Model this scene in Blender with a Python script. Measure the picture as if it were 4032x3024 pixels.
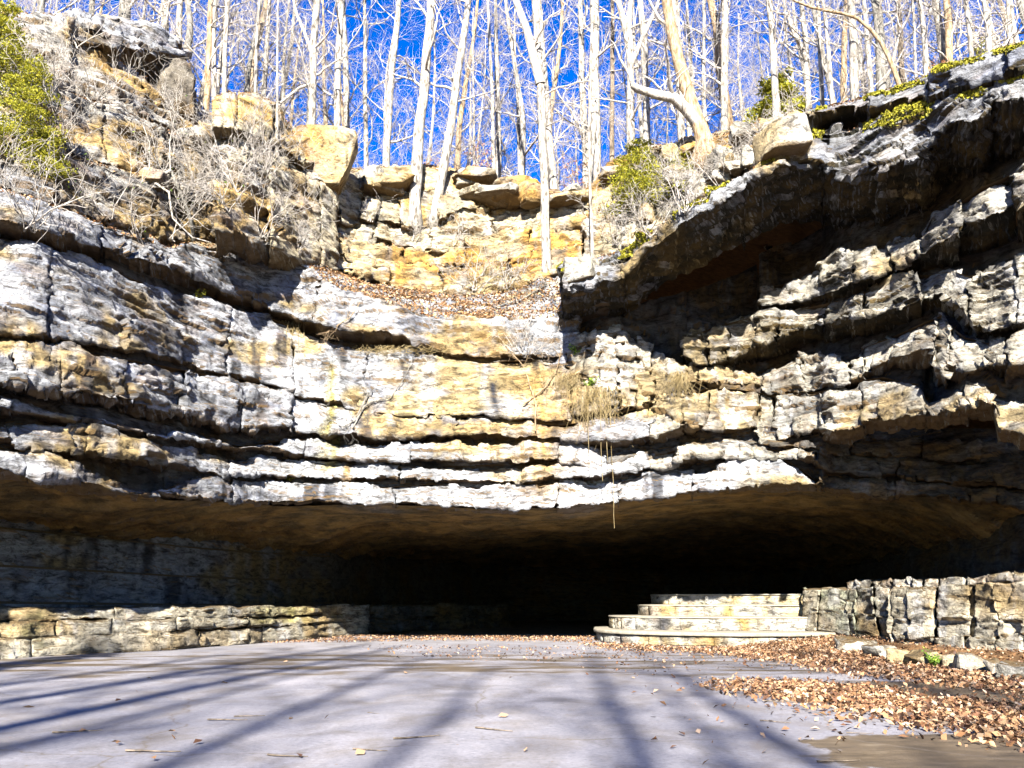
import bpy, math, random
import numpy as np

# ------------------------------------------------------------------ camera, sky, sun, exposure
for o in list(bpy.data.objects):
    bpy.data.objects.remove(o)
SC = bpy.context.scene
COL = SC.collection
F, TH, CZ = 3165.0, math.radians(15.2), 1.6       # focal length in photo pixels, pitch, eye height
CT, ST = math.cos(TH), math.sin(TH)
SUN_EL, SUN_AZ = math.radians(30.0), math.radians(4.7)   # light travels forward and a little to the right

cam = bpy.data.cameras.new('camera')
cam.sensor_width = 36.0
cam.lens = F / 4032.0 * 36.0
cam.clip_end = 2000
cam_o = bpy.data.objects.new('camera', cam)
COL.objects.link(cam_o)
cam_o.location = (0, 0, CZ)
cam_o.rotation_euler = (math.pi / 2 + TH, 0, 0)
SC.camera = cam_o

world = bpy.data.worlds.new('World')
SC.world = world
world.use_nodes = True
wn, wl = world.node_tree.nodes, world.node_tree.links
wn.clear()
sky = wn.new('ShaderNodeTexSky')
sky.sky_type = 'NISHITA'
sky.sun_disc = False
sky.sun_elevation = SUN_EL
sky.sun_rotation = math.pi + SUN_AZ
sky.altitude = 200
sky.air_density = 1.0
sky.dust_density = 0.0
sky.ozone_density = 3.0
hs = wn.new('ShaderNodeHueSaturation')
hs.inputs['Hue'].default_value = 0.522
hs.inputs['Saturation'].default_value = 1.42
bg = wn.new('ShaderNodeBackground')
bg.inputs['Strength'].default_value = 0.05
wo = wn.new('ShaderNodeOutputWorld')
wl.new(sky.outputs[0], hs.inputs['Color'])
wl.new(hs.outputs[0], bg.inputs[0])
wl.new(bg.outputs[0], wo.inputs[0])

sun = bpy.data.lights.new('sun', 'SUN')
sun.energy = 5.0
sun.angle = math.radians(0.7)
sun.color = (1.0, 0.93, 0.82)
sun_o = bpy.data.objects.new('sun', sun)
COL.objects.link(sun_o)
sun_o.rotation_euler = (math.pi / 2 - SUN_EL, 0, -SUN_AZ)
sun_o.location = (-3, -30, 30)

vs = SC.view_settings
vs.view_transform = 'Standard'
vs.look = 'None'
vs.exposure = 2.8
vs.gamma = 1.0
SC.cycles.max_bounces = 3
SC.cycles.debug_use_spatial_splits = True
SC.cycles.use_adaptive_sampling = True
SC.cycles.adaptive_threshold = 0.02
SC.cycles.diffuse_bounces = 1

rng = np.random.default_rng(7)
random.seed(7)

# ------------------------------------------------------------------ helpers
def q_of(py):
    v = (1512.0 - np.asarray(py, float)) / F
    return (ST + v * CT) / (CT - v * ST)

def y_of(D, z):
    q = (np.asarray(z, float) - CZ) / D
    e = np.arctan(q) - TH
    return 1512.0 - F * np.tan(e)

def xz(px, D, z):
    """world x of photo column px at distance D and height z"""
    return (np.asarray(px, float) - 2016.0) / F * (D * CT + (z - CZ) * ST)

def P(px, py, D):
    z = CZ + D * q_of(py)
    return np.array([xz(px, D, z), D, z], float)

def ground_D(py, z=0.0):
    return (z - CZ) / q_of(py)

def G(px, py, z=0.0):
    D = ground_D(py, z)
    return np.array([xz(px, D, z), D, z], float)

def L(pairs, x):
    """polyline lookup with gentle extrapolation outside"""
    a = np.array(pairs, float)
    x = np.asarray(x, float)
    y = np.interp(x, a[:, 0], a[:, 1])
    s0 = (a[1, 1] - a[0, 1]) / (a[1, 0] - a[0, 0])
    s1 = (a[-1, 1] - a[-2, 1]) / (a[-1, 0] - a[-2, 0])
    s0 = np.clip(s0, -0.6, 0.6); s1 = np.clip(s1, -0.6, 0.6)
    y = np.where(x < a[0, 0], a[0, 1] + (x - a[0, 0]) * s0, y)
    y = np.where(x > a[-1, 0], a[-1, 1] + (x - a[-1, 0]) * s1, y)
    return y

_TAB = np.random.default_rng(99).uniform(-1, 1, (4096, 3)).astype(np.float32)
def noise(p, seed=0):
    """gradient noise, p (...,3), about -0.7..0.7"""
    shp = p.shape[:-1]
    p = p.reshape(-1, 3).astype(np.float32)
    fl = np.floor(p)
    f = p - fl
    i = fl.astype(np.int32)
    u = f * f * f * (f * (f * 6 - 15) + 10)
    kx = (i[:, 0] * 73856093, (i[:, 0] + 1) * 73856093)
    ky = (i[:, 1] * 19349663, (i[:, 1] + 1) * 19349663)
    kz = (i[:, 2] * 83492791 + seed * 7919, (i[:, 2] + 1) * 83492791 + seed * 7919)
    ux, uy, uz = u[:, 0], u[:, 1], u[:, 2]
    fx, fy, fz = f[:, 0], f[:, 1], f[:, 2]
    out = np.zeros(len(p), np.float32)
    for dx in (0, 1):
        wx = ux if dx else 1 - ux
        for dy in (0, 1):
            wxy = wx * (uy if dy else 1 - uy)
            kxy = kx[dx] ^ ky[dy]
            for dz in (0, 1):
                h = kxy ^ kz[dz]
                g = _TAB[(h ^ (h >> 11)) & 4095]
                out += wxy * (uz if dz else 1 - uz) * (g[:, 0] * (fx - dx) + g[:, 1] * (fy - dy) + g[:, 2] * (fz - dz))
    return out.reshape(shp)

def fbm(p, seed=0, octv=4, gain=0.5):
    a, s, t = 1.0, 0.0, 0.0
    for k in range(octv):
        s = s + a * noise(p * (2.03 ** k), seed + 17 * k)
        a *= gain
    return s

def strata(V, seed=0):
    """stepped bedding: thin layers that stand in or out, with notched joints between them"""
    x, y, z = V[..., 0], V[..., 1], V[..., 2]
    wp = noise(V * np.array([0.16, 0.16, 0.3]), seed + 1)
    a = z * 2.3 + 1.4 * wp
    i = np.floor(a); f = a - i
    l1 = noise(np.stack([x * 0.42, y * 0.42, i * 5.37 + seed], -1), seed + 2)
    b = z * 6.8 + 3.5 * wp + 0.8 * l1
    j = np.floor(b); g = b - j
    l2 = noise(np.stack([x * 0.9, y * 0.9, j * 3.71 + seed], -1), seed + 3)
    notch = np.exp(-(np.minimum(f, 1 - f) / 0.09) ** 2)
    return 1.25 * l1 + 0.7 * l2 - 0.28 * notch * (0.4 + l2)

def facets(V, seed=0):
    """blocky breaks: each cell of the face stands a little differently"""
    wp = noise(V * 0.7, seed + 4)
    a = V[..., 0] * 1.15 + 1.1 * wp + 0.35 * V[..., 2]; b = V[..., 2] * 1.7 + 0.8 * wp
    cx, cz = np.floor(a).astype(np.int64), np.floor(b).astype(np.int64)
    t1 = _TAB[(cx * 7919 + cz * 104729 + seed * 31) & 4095]
    o1 = t1[..., 0] + 0.9 * t1[..., 1] * (a - cx - 0.5) + 0.7 * t1[..., 2] * (b - cz - 0.5)
    a = V[..., 0] * 3.1 + 1.6 * wp - 0.8 * V[..., 2]; b = V[..., 2] * 4.3 + 1.3 * wp
    cx, cz = np.floor(a).astype(np.int64), np.floor(b).astype(np.int64)
    t2 = _TAB[(cx * 6007 + cz * 90001 + seed * 17 + 5) & 4095]
    return o1 + 0.45 * (t2[..., 0] + 0.9 * t2[..., 1] * (a - cx - 0.5))

def n1(x, seed=0, octv=3):
    x = np.asarray(x, float)
    p = np.stack([x, np.full_like(x, 3.7), np.full_like(x, 1.3)], -1)
    return fbm(p, seed, octv)

def mesh_from(name, V, Fc, smooth=False, nper=4):
    me = bpy.data.meshes.new(name)
    V = np.ascontiguousarray(V, dtype=np.float32).reshape(-1, 3)
    Fc = np.ascontiguousarray(Fc, dtype=np.int32).reshape(-1, nper)
    me.vertices.add(len(V))
    me.vertices.foreach_set('co', V.ravel())
    me.loops.add(Fc.size)
    me.loops.foreach_set('vertex_index', Fc.ravel())
    me.polygons.add(len(Fc))
    me.polygons.foreach_set('loop_start', np.arange(0, Fc.size, nper, dtype=np.int32))
    me.update(calc_edges=True)
    if smooth:
        me.polygons.foreach_set('use_smooth', np.ones(len(Fc), dtype=bool))
    return me

def link(name, me, mat=None, parent=None):
    o = bpy.data.objects.new(name, me)
    COL.objects.link(o)
    if mat is not None and me is not None and len(me.materials) == 0:
        me.materials.append(mat)
    if parent is not None:
        o.parent = parent
        o.location = (-parent.location[0], -parent.location[1], -parent.location[2])   # meshes are written in world coordinates
    return o

def empty(name, loc=(0, 0, 0)):
    o = bpy.data.objects.new(name, None)
    COL.objects.link(o)
    o.location = loc
    o.empty_display_size = 0.2
    return o

def tag(o, label=None, cat=None, group=None, kind=None):
    if label: o['label'] = label
    if cat: o['category'] = cat
    if group: o['group'] = group
    if kind: o['kind'] = kind
    return o

def grid_faces(n, m):
    i = np.arange(n - 1)[:, None] * m + np.arange(m - 1)[None, :]
    return np.stack([i, i + m, i + m + 1, i + 1], -1).reshape(-1, 4)

def grid_normals(V):
    a = np.gradient(V, axis=0); b = np.gradient(V, axis=1)
    n = np.cross(a, b)
    l = np.linalg.norm(n, axis=-1, keepdims=True)
    return n / np.maximum(l, 1e-9)

def sstep(a, b, x):
    t = np.clip((x - a) / (b - a), 0, 1)
    return t * t * (3 - 2 * t)

# ------------------------------------------------------------------ materials
class NT:
    def __init__(s, name):
        s.m = bpy.data.materials.new(name); s.m.use_nodes = True
        s.t = s.m.node_tree; s.n = s.t.nodes; s.n.clear()
        s.out = s.n.new('ShaderNodeOutputMaterial')
        s.b = s.n.new('ShaderNodeBsdfPrincipled')
        s.t.links.new(s.b.outputs[0], s.out.inputs[0])
        s.geo = s.n.new('ShaderNodeNewGeometry')
    def lk(s, a, b): s.t.links.new(a, b)
    def inp(s, sock, v):
        if hasattr(v, 'default_value') or hasattr(v, 'is_linked'): s.lk(v, sock)
        else: sock.default_value = v
    def pos(s, scale=(1, 1, 1), warp=None):
        n = s.n.new('ShaderNodeMapping'); n.inputs['Scale'].default_value = scale
        s.lk(s.geo.outputs['Position'], n.inputs['Vector'])
        if warp is not None:
            a = s.n.new('ShaderNodeVectorMath'); a.operation = 'MULTIPLY_ADD'
            s.lk(warp, a.inputs[0]); a.inputs[1].default_value = (1, 1, 1); s.lk(n.outputs[0], a.inputs[2])
            return a.outputs[0]
        return n.outputs[0]
    def noise(s, vec, scale=1, detail=5, rough=0.55, dist=0.0, color=False):
        n = s.n.new('ShaderNodeTexNoise'); s.lk(vec, n.inputs['Vector'])
        n.inputs['Scale'].default_value = scale; n.inputs['Detail'].default_value = detail
        n.inputs['Roughness'].default_value = rough; n.inputs['Distortion'].default_value = dist
        return n.outputs['Color' if color else 'Fac']
    def voro(s, vec, scale=1, feature='DISTANCE_TO_EDGE', out='Distance'):
        n = s.n.new('ShaderNodeTexVoronoi'); n.feature = feature
        s.lk(vec, n.inputs['Vector']); n.inputs['Scale'].default_value = scale
        return n.outputs[out]
    def ramp(s, fac, stops, interp='LINEAR'):
        n = s.n.new('ShaderNodeValToRGB'); n.color_ramp.interpolation = interp
        e = n.color_ramp.elements
        while len(e) < len(stops): e.new(0.5)
        for k, (p, c) in enumerate(stops):
            e[k].position = p
            if not hasattr(c, '__len__'): c = (c, c, c)
            e[k].color = (c[0], c[1], c[2], 1)
        s.lk(fac, n.inputs[0])
        return n.outputs[0]
    def mix(s, fac, a, b, mode='MIX'):
        n = s.n.new('ShaderNodeMix'); n.data_type = 'RGBA'; n.blend_type = mode
        s.inp(n.inputs[0], fac)
        for k, v in ((6, a), (7, b)):
            if isinstance(v, tuple): v = (v[0], v[1], v[2], 1)
            s.inp(n.inputs[k], v)
        return n.outputs[2]
    def math(s, op, a, b=0.0, clamp=False):
        n = s.n.new('ShaderNodeMath'); n.operation = op; n.use_clamp = clamp
        s.inp(n.inputs[0], a); s.inp(n.inputs[1], b)
        return n.outputs[0]
    def sep(s, vec):
        n = s.n.new('ShaderNodeSeparateXYZ'); s.lk(vec, n.inputs[0]); return n.outputs
    def attr(s, name):
        n = s.n.new('ShaderNodeAttribute'); n.attribute_name = name; return n
    def bump(s, h, strength=0.5, dist=0.1, nrm=None):
        n = s.n.new('ShaderNodeBump'); n.inputs['Strength'].default_value = strength
        n.inputs['Distance'].default_value = dist; s.lk(h, n.inputs['Height'])
        if nrm is not None: s.lk(nrm, n.inputs['Normal'])
        return n.outputs[0]
    def finish(s, color, rough=0.9, normal=None, spec=0.25):
        s.inp(s.b.inputs['Base Color'], color if not isinstance(color, tuple) else (*color, 1))
        s.inp(s.b.inputs['Roughness'], rough)
        s.b.inputs['Specular IOR Level'].default_value = spec
        if normal is not None: s.lk(normal, s.b.inputs['Normal'])
        return s.m

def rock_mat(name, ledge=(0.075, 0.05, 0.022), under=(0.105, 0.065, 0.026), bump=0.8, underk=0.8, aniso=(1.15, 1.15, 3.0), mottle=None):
    """rock: its broad colour is the vertex attribute col; grain, laminae, ledge soil and brown undersides, some with shade painted in, are nodes"""
    t = NT(name)
    p = t.pos()
    c = t.attr('col').outputs['Color']
    g = t.noise(t.pos(aniso), 1.7, 7, 0.70, 0.5)
    c = t.mix(0.85, c, t.ramp(g, [(0.37, (0.09, 0.08, 0.065)), (0.445, (0.66, 0.64, 0.62)), (0.51, (1.03, 1.03, 1.03)), (0.63, (1.5, 1.5, 1.5))]), 'MULTIPLY')
    s = t.noise(p, 6.5, 4, 0.72)
    c = t.mix(t.ramp(s, [(0.57, 0), (0.66, 0.75)]), c, (0.035, 0.032, 0.03))
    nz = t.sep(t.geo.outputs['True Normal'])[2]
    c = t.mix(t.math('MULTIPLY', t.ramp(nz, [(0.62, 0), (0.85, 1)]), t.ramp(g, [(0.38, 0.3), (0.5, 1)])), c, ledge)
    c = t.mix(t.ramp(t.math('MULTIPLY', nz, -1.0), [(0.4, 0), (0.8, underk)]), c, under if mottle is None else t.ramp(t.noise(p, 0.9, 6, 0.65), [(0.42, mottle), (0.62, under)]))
    ch = t.sep(t.voro(t.pos((2.0, 2.0, 4.6)), 1.0, 'F1', 'Color'))[0]
    h = t.math('ADD', t.math('ADD', g, t.math('MULTIPLY', s, 0.45)), t.math('MULTIPLY', ch, 0.28))
    return t.finish(c, 0.92, t.bump(h, bump, 0.30), 0.2)

STAINS = []
def stain(px, py, D, w, h, cc, am=0.9):
    p = P(px, py, D); k = D / F
    STAINS.append((p[0], p[1], p[2], w * k, h * k, cc, am))
PAL = {
    'lime': dict(pale=(0.325, 0.34, 0.37), tan=(0.33, 0.25, 0.12), grey=(0.14, 0.155, 0.20), ta=0.30, stain=0.9),
    'white': dict(pale=(0.40, 0.42, 0.455), tan=(0.39, 0.31, 0.16), grey=(0.20, 0.215, 0.265), ta=0.18, stain=0.9),
    'warm': dict(pale=(0.46, 0.42, 0.32), tan=(0.42, 0.32, 0.17), grey=(0.31, 0.30, 0.26), ta=0.35, stain=0.35),
    'cream': dict(pale=(0.45, 0.40, 0.28), tan=(0.42, 0.28, 0.10), grey=(0.31, 0.30, 0.27), ta=0.35, stain=0.3),
    'pale': dict(pale=(0.41, 0.39, 0.33), tan=(0.34, 0.27, 0.15), grey=(0.19, 0.19, 0.19), ta=0.25, stain=0.55),
    'sand': dict(pale=(0.44, 0.35, 0.19), tan=(0.40, 0.235, 0.06), grey=(0.30, 0.27, 0.22), ta=0.60, stain=0.4),
    'recess_shade': dict(pale=(0.10, 0.10, 0.105), tan=(0.10, 0.07, 0.035), grey=(0.045, 0.048, 0.06), ta=0.4, stain=0.7),  # recess walls only: their deep shade is put into the colour
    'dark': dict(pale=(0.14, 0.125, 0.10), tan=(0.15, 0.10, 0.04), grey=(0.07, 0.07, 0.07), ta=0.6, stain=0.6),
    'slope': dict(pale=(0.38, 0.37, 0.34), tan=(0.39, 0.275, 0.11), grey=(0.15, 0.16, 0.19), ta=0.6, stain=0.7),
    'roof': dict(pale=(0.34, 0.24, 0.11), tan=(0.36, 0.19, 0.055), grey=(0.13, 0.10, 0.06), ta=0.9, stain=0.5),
    'step': dict(pale=(0.41, 0.39, 0.33), tan=(0.39, 0.31, 0.17), grey=(0.22, 0.22, 0.21), ta=0.55, stain=0.8),
}
YEL, OCH, BLK, WHT = (0.34, 0.30, 0.09), (0.35, 0.23, 0.08), (0.03, 0.033, 0.045), (0.46, 0.47, 0.49)
for a_ in [(1245, 1510, 28.5, 26, 210, YEL), (1215, 1700, 28.5, 40, 120, YEL, 0.7), (2130, 1700, 31, 110, 330, OCH, 0.75), (2230, 1560, 31, 80, 170, OCH, 0.7), (1930, 1330, 31, 60, 90, OCH, 0.7),
           (1700, 1480, 31, 40, 110, WHT), (1960, 1560, 31, 25, 100, BLK, 0.8), (1500, 1900, 31, 28, 130, BLK, 0.7), (1690, 1880, 31, 22, 130, BLK, 0.8), (2190, 1700, 31, 20, 90, BLK, 0.6), (1330, 1840, 30, 22, 120, OCH, 0.6),
           (1850, 1880, 31, 90, 120, WHT, 0.6), (1400, 1930, 30, 110, 90, WHT, 0.6), (2300, 1920, 31, 120, 90, WHT, 0.6), (2600, 2455, 34, 45, 60, BLK, 0.8), (2640, 2400, 36, 60, 30, OCH, 0.9), (2850, 2410, 35, 50, 40, YEL, 0.8), (2910, 2460, 33.5, 26, 60, OCH, 0.9), (2790, 2530, 31.5, 50, 50, OCH, 0.8),
           (3290, 2400, 32, 14, 140, (0.40, 0.42, 0.3), 0.9), (140, 2480, 25.5, 22, 90, (0.16, 0.15, 0.06), 0.6), (700, 2530, 30, 120, 60, OCH, 0.4), (1130, 2420, 36, 90, 40, YEL, 0.6)]:
    stain(*a_)
def rock_col(V, style, seed=0, lam=None):
    """broad rock colour from noise: pale, tan and grey patches, dark seeps down the faces, rusty iron"""
    k = PAL[style]
    pale, tan, grey = (np.array(k[c]) for c in ('pale', 'tan', 'grey'))
    def mixc(c, m, d): return c * (1 - m[..., None]) + np.asarray(d) * m[..., None]
    b = fbm(V * np.array([0.2, 0.2, 0.38]), 311, 3, 0.55)
    m = fbm(V * np.array([0.6, 0.6, 1.0]), 331, 3, 0.6)
    c = np.broadcast_to(pale, V.shape).copy()
    c = mixc(c, sstep(0.12 - 0.28 * k['ta'], 0.34 - 0.28 * k['ta'], b), tan)
    c = mixc(c, 0.75 * sstep(0.05, 0.36, m), grey)
    st = fbm(V * np.array([1.5, 1.5, 0.10]), 351, 3, 0.6)
    ex = fbm(V * np.array([0.22, 0.22, 0.3]), 371, 2)
    c = mixc(c, sstep(0.08, 0.34, st) * sstep(-0.06, 0.2, ex) * k['stain'], np.array([0.03, 0.032, 0.04]))
    c = mixc(c, 0.55 * sstep(0.12, 0.4, -st), np.array([0.40, 0.41, 0.43]) * (1.0 if style not in ('dark', 'roof', 'recess_shade') else 0.4))
    ir = fbm(V * np.array([0.8, 0.8, 1.6]), 391, 3, 0.6)
    c = mixc(c, sstep(0.12, 0.45, ir) * 0.55 * k['ta'], np.array([0.31, 0.15, 0.03]) * (1.0 if style not in ('dark', 'roof', 'recess_shade') else 0.5))
    for (x, y, z, wx, wz, cc, am) in STAINS:
        g = np.exp(-((V[..., 0] - x + 0.5 * (b - m)) / wx) ** 2) * sstep(wz, wz * 0.6, np.abs(V[..., 2] - z)) * (np.abs(V[..., 1] - y) < 5)
        c = mixc(c, np.clip(g * am * (1 + 1.2 * st), 0, 1), np.array(cc))
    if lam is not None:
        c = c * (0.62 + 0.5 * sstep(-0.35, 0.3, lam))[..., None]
    return c

REFL = 0.62
def set_col(me, c):
    c = np.asarray(c, np.float32).reshape(-1, 3) * REFL
    a = me.attributes.new('col', 'FLOAT_COLOR', 'POINT')
    a.data.foreach_set('color', np.concatenate([c, np.ones((len(c), 1), np.float32)], 1).ravel())

M = {}
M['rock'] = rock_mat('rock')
M['roofrock'] = rock_mat('roof_rock', under=(0.075, 0.05, 0.016), bump=1.0, mottle=(0.012, 0.011, 0.006), underk=0.95)  # near-black mottled underside paints the overhang's shade into the rock
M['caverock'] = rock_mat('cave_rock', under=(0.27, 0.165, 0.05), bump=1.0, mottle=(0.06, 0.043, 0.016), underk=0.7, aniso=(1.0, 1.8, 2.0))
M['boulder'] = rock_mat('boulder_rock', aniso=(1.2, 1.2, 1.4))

def simple(name, col, rough=0.85, var=0.35, scale=6.0, bump=0.4):
    t = NT(name)
    n = t.noise(t.pos(), scale, 6, 0.6)
    c = t.mix(var, (*col,), t.ramp(n, [(0.3, tuple(0.35 * k for k in col)), (0.7, tuple(min(1, 1.6 * k) for k in col))]))
    return t.finish(c, rough, t.bump(n, bump, 0.05))

M['earth'] = simple('leaf_earth', (0.11, 0.06, 0.025), 0.95, 0.8, 3.0, 0.8)
M['moss'] = simple('moss', (0.14, 0.135, 0.008), 0.95, 0.7, 5.0, 0.8)

def leaf_mat(name, stops, trans=0.0):
    t = NT(name)
    a = t.attr('rnd')
    c = t.ramp(a.outputs['Fac'], stops)
    t.finish(c, 0.7, None, 0.3)
    if trans:
        tr = t.n.new('ShaderNodeBsdfTranslucent'); t.lk(c, tr.inputs[0])
        mx = t.n.new('ShaderNodeMixShader'); mx.inputs[0].default_value = trans
        t.lk(t.b.outputs[0], mx.inputs[1]); t.lk(tr.outputs[0], mx.inputs[2]); t.lk(mx.outputs[0], t.out.inputs[0])
    return t.m
M['litter'] = leaf_mat('dead_leaves', [(0.0, (0.02, 0.009, 0.005)), (0.3, (0.09, 0.04, 0.018)), (0.6, (0.20, 0.108, 0.05)), (0.85, (0.26, 0.17, 0.10)), (1.0, (0.28, 0.215, 0.16))])
M['needle'] = leaf_mat('evergreen_leaves', [(0.0, (0.07, 0.085, 0.008)), (0.5, (0.24, 0.235, 0.015)), (1.0, (0.38, 0.35, 0.04))], 0.4)
M['green'] = leaf_mat('green_leaves', [(0.0, (0.05, 0.09, 0.01)), (0.6, (0.14, 0.24, 0.02)), (1.0, (0.3, 0.4, 0.05))], 0.3)
M['rust'] = leaf_mat('rusty_leaves', [(0.0, (0.22, 0.09, 0.04)), (1.0, (0.5, 0.25, 0.12))], 0.3)
M['grassy'] = leaf_mat('dry_grass', [(0.0, (0.25, 0.18, 0.06)), (1.0, (0.55, 0.45, 0.2))], 0.2)

def bark_mat(name, a, b, scale=9):
    t = NT(name)
    n = t.noise(t.pos((1, 1, 0.25)), scale, 7, 0.65)
    n2 = t.noise(t.pos(), 1.2, 4, 0.6)
    c = t.ramp(n, [(0.38, a), (0.56, b)])
    c = t.mix(t.ramp(n2, [(0.52, 0), (0.62, 0.5)]), c, tuple(0.45 * k for k in b))
    return t.finish(c, 0.9, t.bump(n, 0.9, 0.06))
M['bark_pale'] = bark_mat('pale_bark', (0.05, 0.042, 0.032), (0.265, 0.248, 0.22))
M['bark_grey'] = bark_mat('grey_bark', (0.05, 0.046, 0.038), (0.15, 0.145, 0.13))
M['bark_warm'] = bark_mat('warm_bark', (0.09, 0.055, 0.027), (0.25, 0.185, 0.115))
M['bark_dark'] = bark_mat('dark_bark', (0.05, 0.04, 0.03), (0.15, 0.12, 0.09))
M['twig'] = bark_mat('twig_bark', (0.14, 0.12, 0.10), (0.32, 0.30, 0.275))

# ------------------------------------------------------------------ ground and pavement
SX = np.sin(SUN_AZ)
def build_ground():
    # one sheet to the horizon
    r = np.concatenate([np.linspace(0, 60, 40), np.geomspace(62, 900, 16)])
    a = np.linspace(0, 2 * np.pi, 73)
    Rr, A = np.meshgrid(r, a, indexing='ij')
    V = np.stack([Rr * np.cos(A), Rr * np.sin(A), np.full_like(Rr, -0.06)], -1)
    t = NT('forest_floor')
    n = t.noise(t.pos(), 1.5, 7, 0.65)
    c = t.ramp(n, [(0.3, (0.08, 0.05, 0.025)), (0.5, (0.22, 0.13, 0.06)), (0.7, (0.33, 0.23, 0.12))])
    m = t.finish(c, 0.95, t.bump(n, 0.6, 0.1))
    o = link('ground', mesh_from('ground', V, grid_faces(*V.shape[:2])), m)
    tag(o, kind='structure')

def build_pavement():
    x = np.linspace(-30, 30, 181); y = np.linspace(-14, 44, 175)
    X, Y = np.meshgrid(x, y, indexing='ij')
    Z = 0.012 * noise(np.stack([X * 0.15, Y * 0.15, X * 0], -1), 3)
    V = np.stack([X, Y, Z], -1)
    t = NT('concrete_pavement')
    p = t.pos()
    big = t.noise(p, 0.18, 6, 0.6, 0.6)
    c = t.ramp(big, [(0.35, (0.118, 0.117, 0.135)), (0.5, (0.152, 0.150, 0.167)), (0.65, (0.185, 0.18, 0.195))])
    fine = t.noise(p, 14.0, 8, 0.75)
    c = t.mix(0.65, c, t.ramp(fine, [(0.33, 0.3), (0.46, 0.9), (0.56, 1.05), (0.66, 1.5)]), 'MULTIPLY')
    st = t.noise(t.pos((1.3, 1.0, 1)), 0.8, 7, 0.7, 0.5)
    c = t.mix(t.ramp(st, [(0.46, 0), (0.68, 0.75)]), c, (0.085, 0.072, 0.06))
    big2 = t.noise(t.pos((1.0, 0.8, 1)), 0.55, 8, 0.7, 0.8)
    c = t.mix(t.ramp(big2, [(0.5, 0), (0.64, 0.55)]), c, (0.085, 0.085, 0.102))
    c = t.mix(t.ramp(big2, [(0.3, 0.5), (0.42, 0)]), c, (0.19, 0.175, 0.165))
    xyz = t.sep(t.geo.outputs['Position'])
    # mud and damp silt: a band in front of the cave and a patch near the leaf drift
    wob = t.noise(p, 0.45, 6, 0.6)
    def band(yc, half, x0=None):
        d = t.math('ABSOLUTE', t.math('SUBTRACT', t.math('ADD', xyz[1], t.math('MULTIPLY', t.math('SUBTRACT', wob, 0.5), 9.0)), yc))
        return t.ramp(t.math('DIVIDE', d, half * 2), [(0.35, 1), (0.55, 0)])
    patchy = t.ramp(t.noise(t.pos((0.35, 1.0, 1)), 1.0, 6, 0.6), [(0.47, 0), (0.56, 1)])
    m1 = t.math('MULTIPLY', band(23.5, 4.0), patchy)
    dx = t.math('SUBTRACT', xyz[0], 5.3); dy = t.math('SUBTRACT', xyz[1], 9.5)
    dd = t.math('ADD', t.math('MULTIPLY', dx, dx), t.math('MULTIPLY', t.math('MULTIPLY', dy, dy), 2.0))
    dd = t.math('ADD', dd, t.math('MULTIPLY', t.math('SUBTRACT', t.noise(p, 1.1, 5, 0.6), 0.5), 9.0))
    m2 = t.ramp(t.math('DIVIDE', dd, 12.0), [(0.32, 1), (0.36, 0)])
    dx = t.math('SUBTRACT', xyz[0], 8.5); dy = t.math('SUBTRACT', xyz[1], 15.0)
    dd = t.math('ADD', t.math('MULTIPLY', dx, dx), t.math('MULTIPLY', t.math('MULTIPLY', dy, dy), 1.5))
    dd = t.math('ADD', dd, t.math('MULTIPLY', t.math('SUBTRACT', t.noise(p, 0.9, 5, 0.6), 0.5), 16.0))
    m3 = t.ramp(t.math('DIVIDE', dd, 30.0), [(0.4, 1), (0.55, 0)])
    mud = t.math('MAXIMUM', t.math('MAXIMUM', m1, m2), m3)
    mudc = t.ramp(t.noise(t.pos((1, 3, 1)), 1.6, 7, 0.65), [(0.3, (0.028, 0.02, 0.009)), (0.55, (0.07, 0.05, 0.026)), (0.7, (0.12, 0.095, 0.06))])
    c = t.mix(t.math('MULTIPLY', mud, 0.9), c, mudc)
    # cracks
    w2 = t.noise(p, 0.8, 5, 0.6, color=True)
    cr = t.voro(t.pos((1, 1, 0), w2), 0.16)
    crm = t.ramp(t.noise(p, 0.25, 3), [(0.42, 0), (0.52, 1.0)])
    c = t.mix(t.math('MULTIPLY', t.ramp(cr, [(0.0, 0.9), (0.005, 0)]), crm), c, (0.09, 0.075, 0.06))
    # pale and dark crumbs
    crumbs = t.voro(p, 5.0, 'F1')
    c = t.mix(t.math('MULTIPLY', t.ramp(crumbs, [(0.07, 1), (0.11, 0)]), t.ramp(t.noise(p, 0.9, 3), [(0.5, 0), (0.62, 1)])), c, (0.12, 0.08, 0.05))
    h = fine
    rough = t.mix(mud, (0.9, 0.9, 0.9), (0.6, 0.6, 0.6))
    m = t.finish(c, rough, t.bump(h, 0.45, 0.02), 0.3)
    o = link('pavement', mesh_from('pavement', V, grid_faces(*V.shape[:2]), True), m)
    tag(o, kind='structure')
build_ground()
build_pavement()

# ------------------------------------------------------------------ the cliff: stacked rock beds split into blocks at their joints
STEP = 7.0
PX = np.arange(-430, 4481, STEP)
TAU = math.tan(SUN_EL)
cliff = empty('cliff')
tag(cliff, kind='structure')

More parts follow.
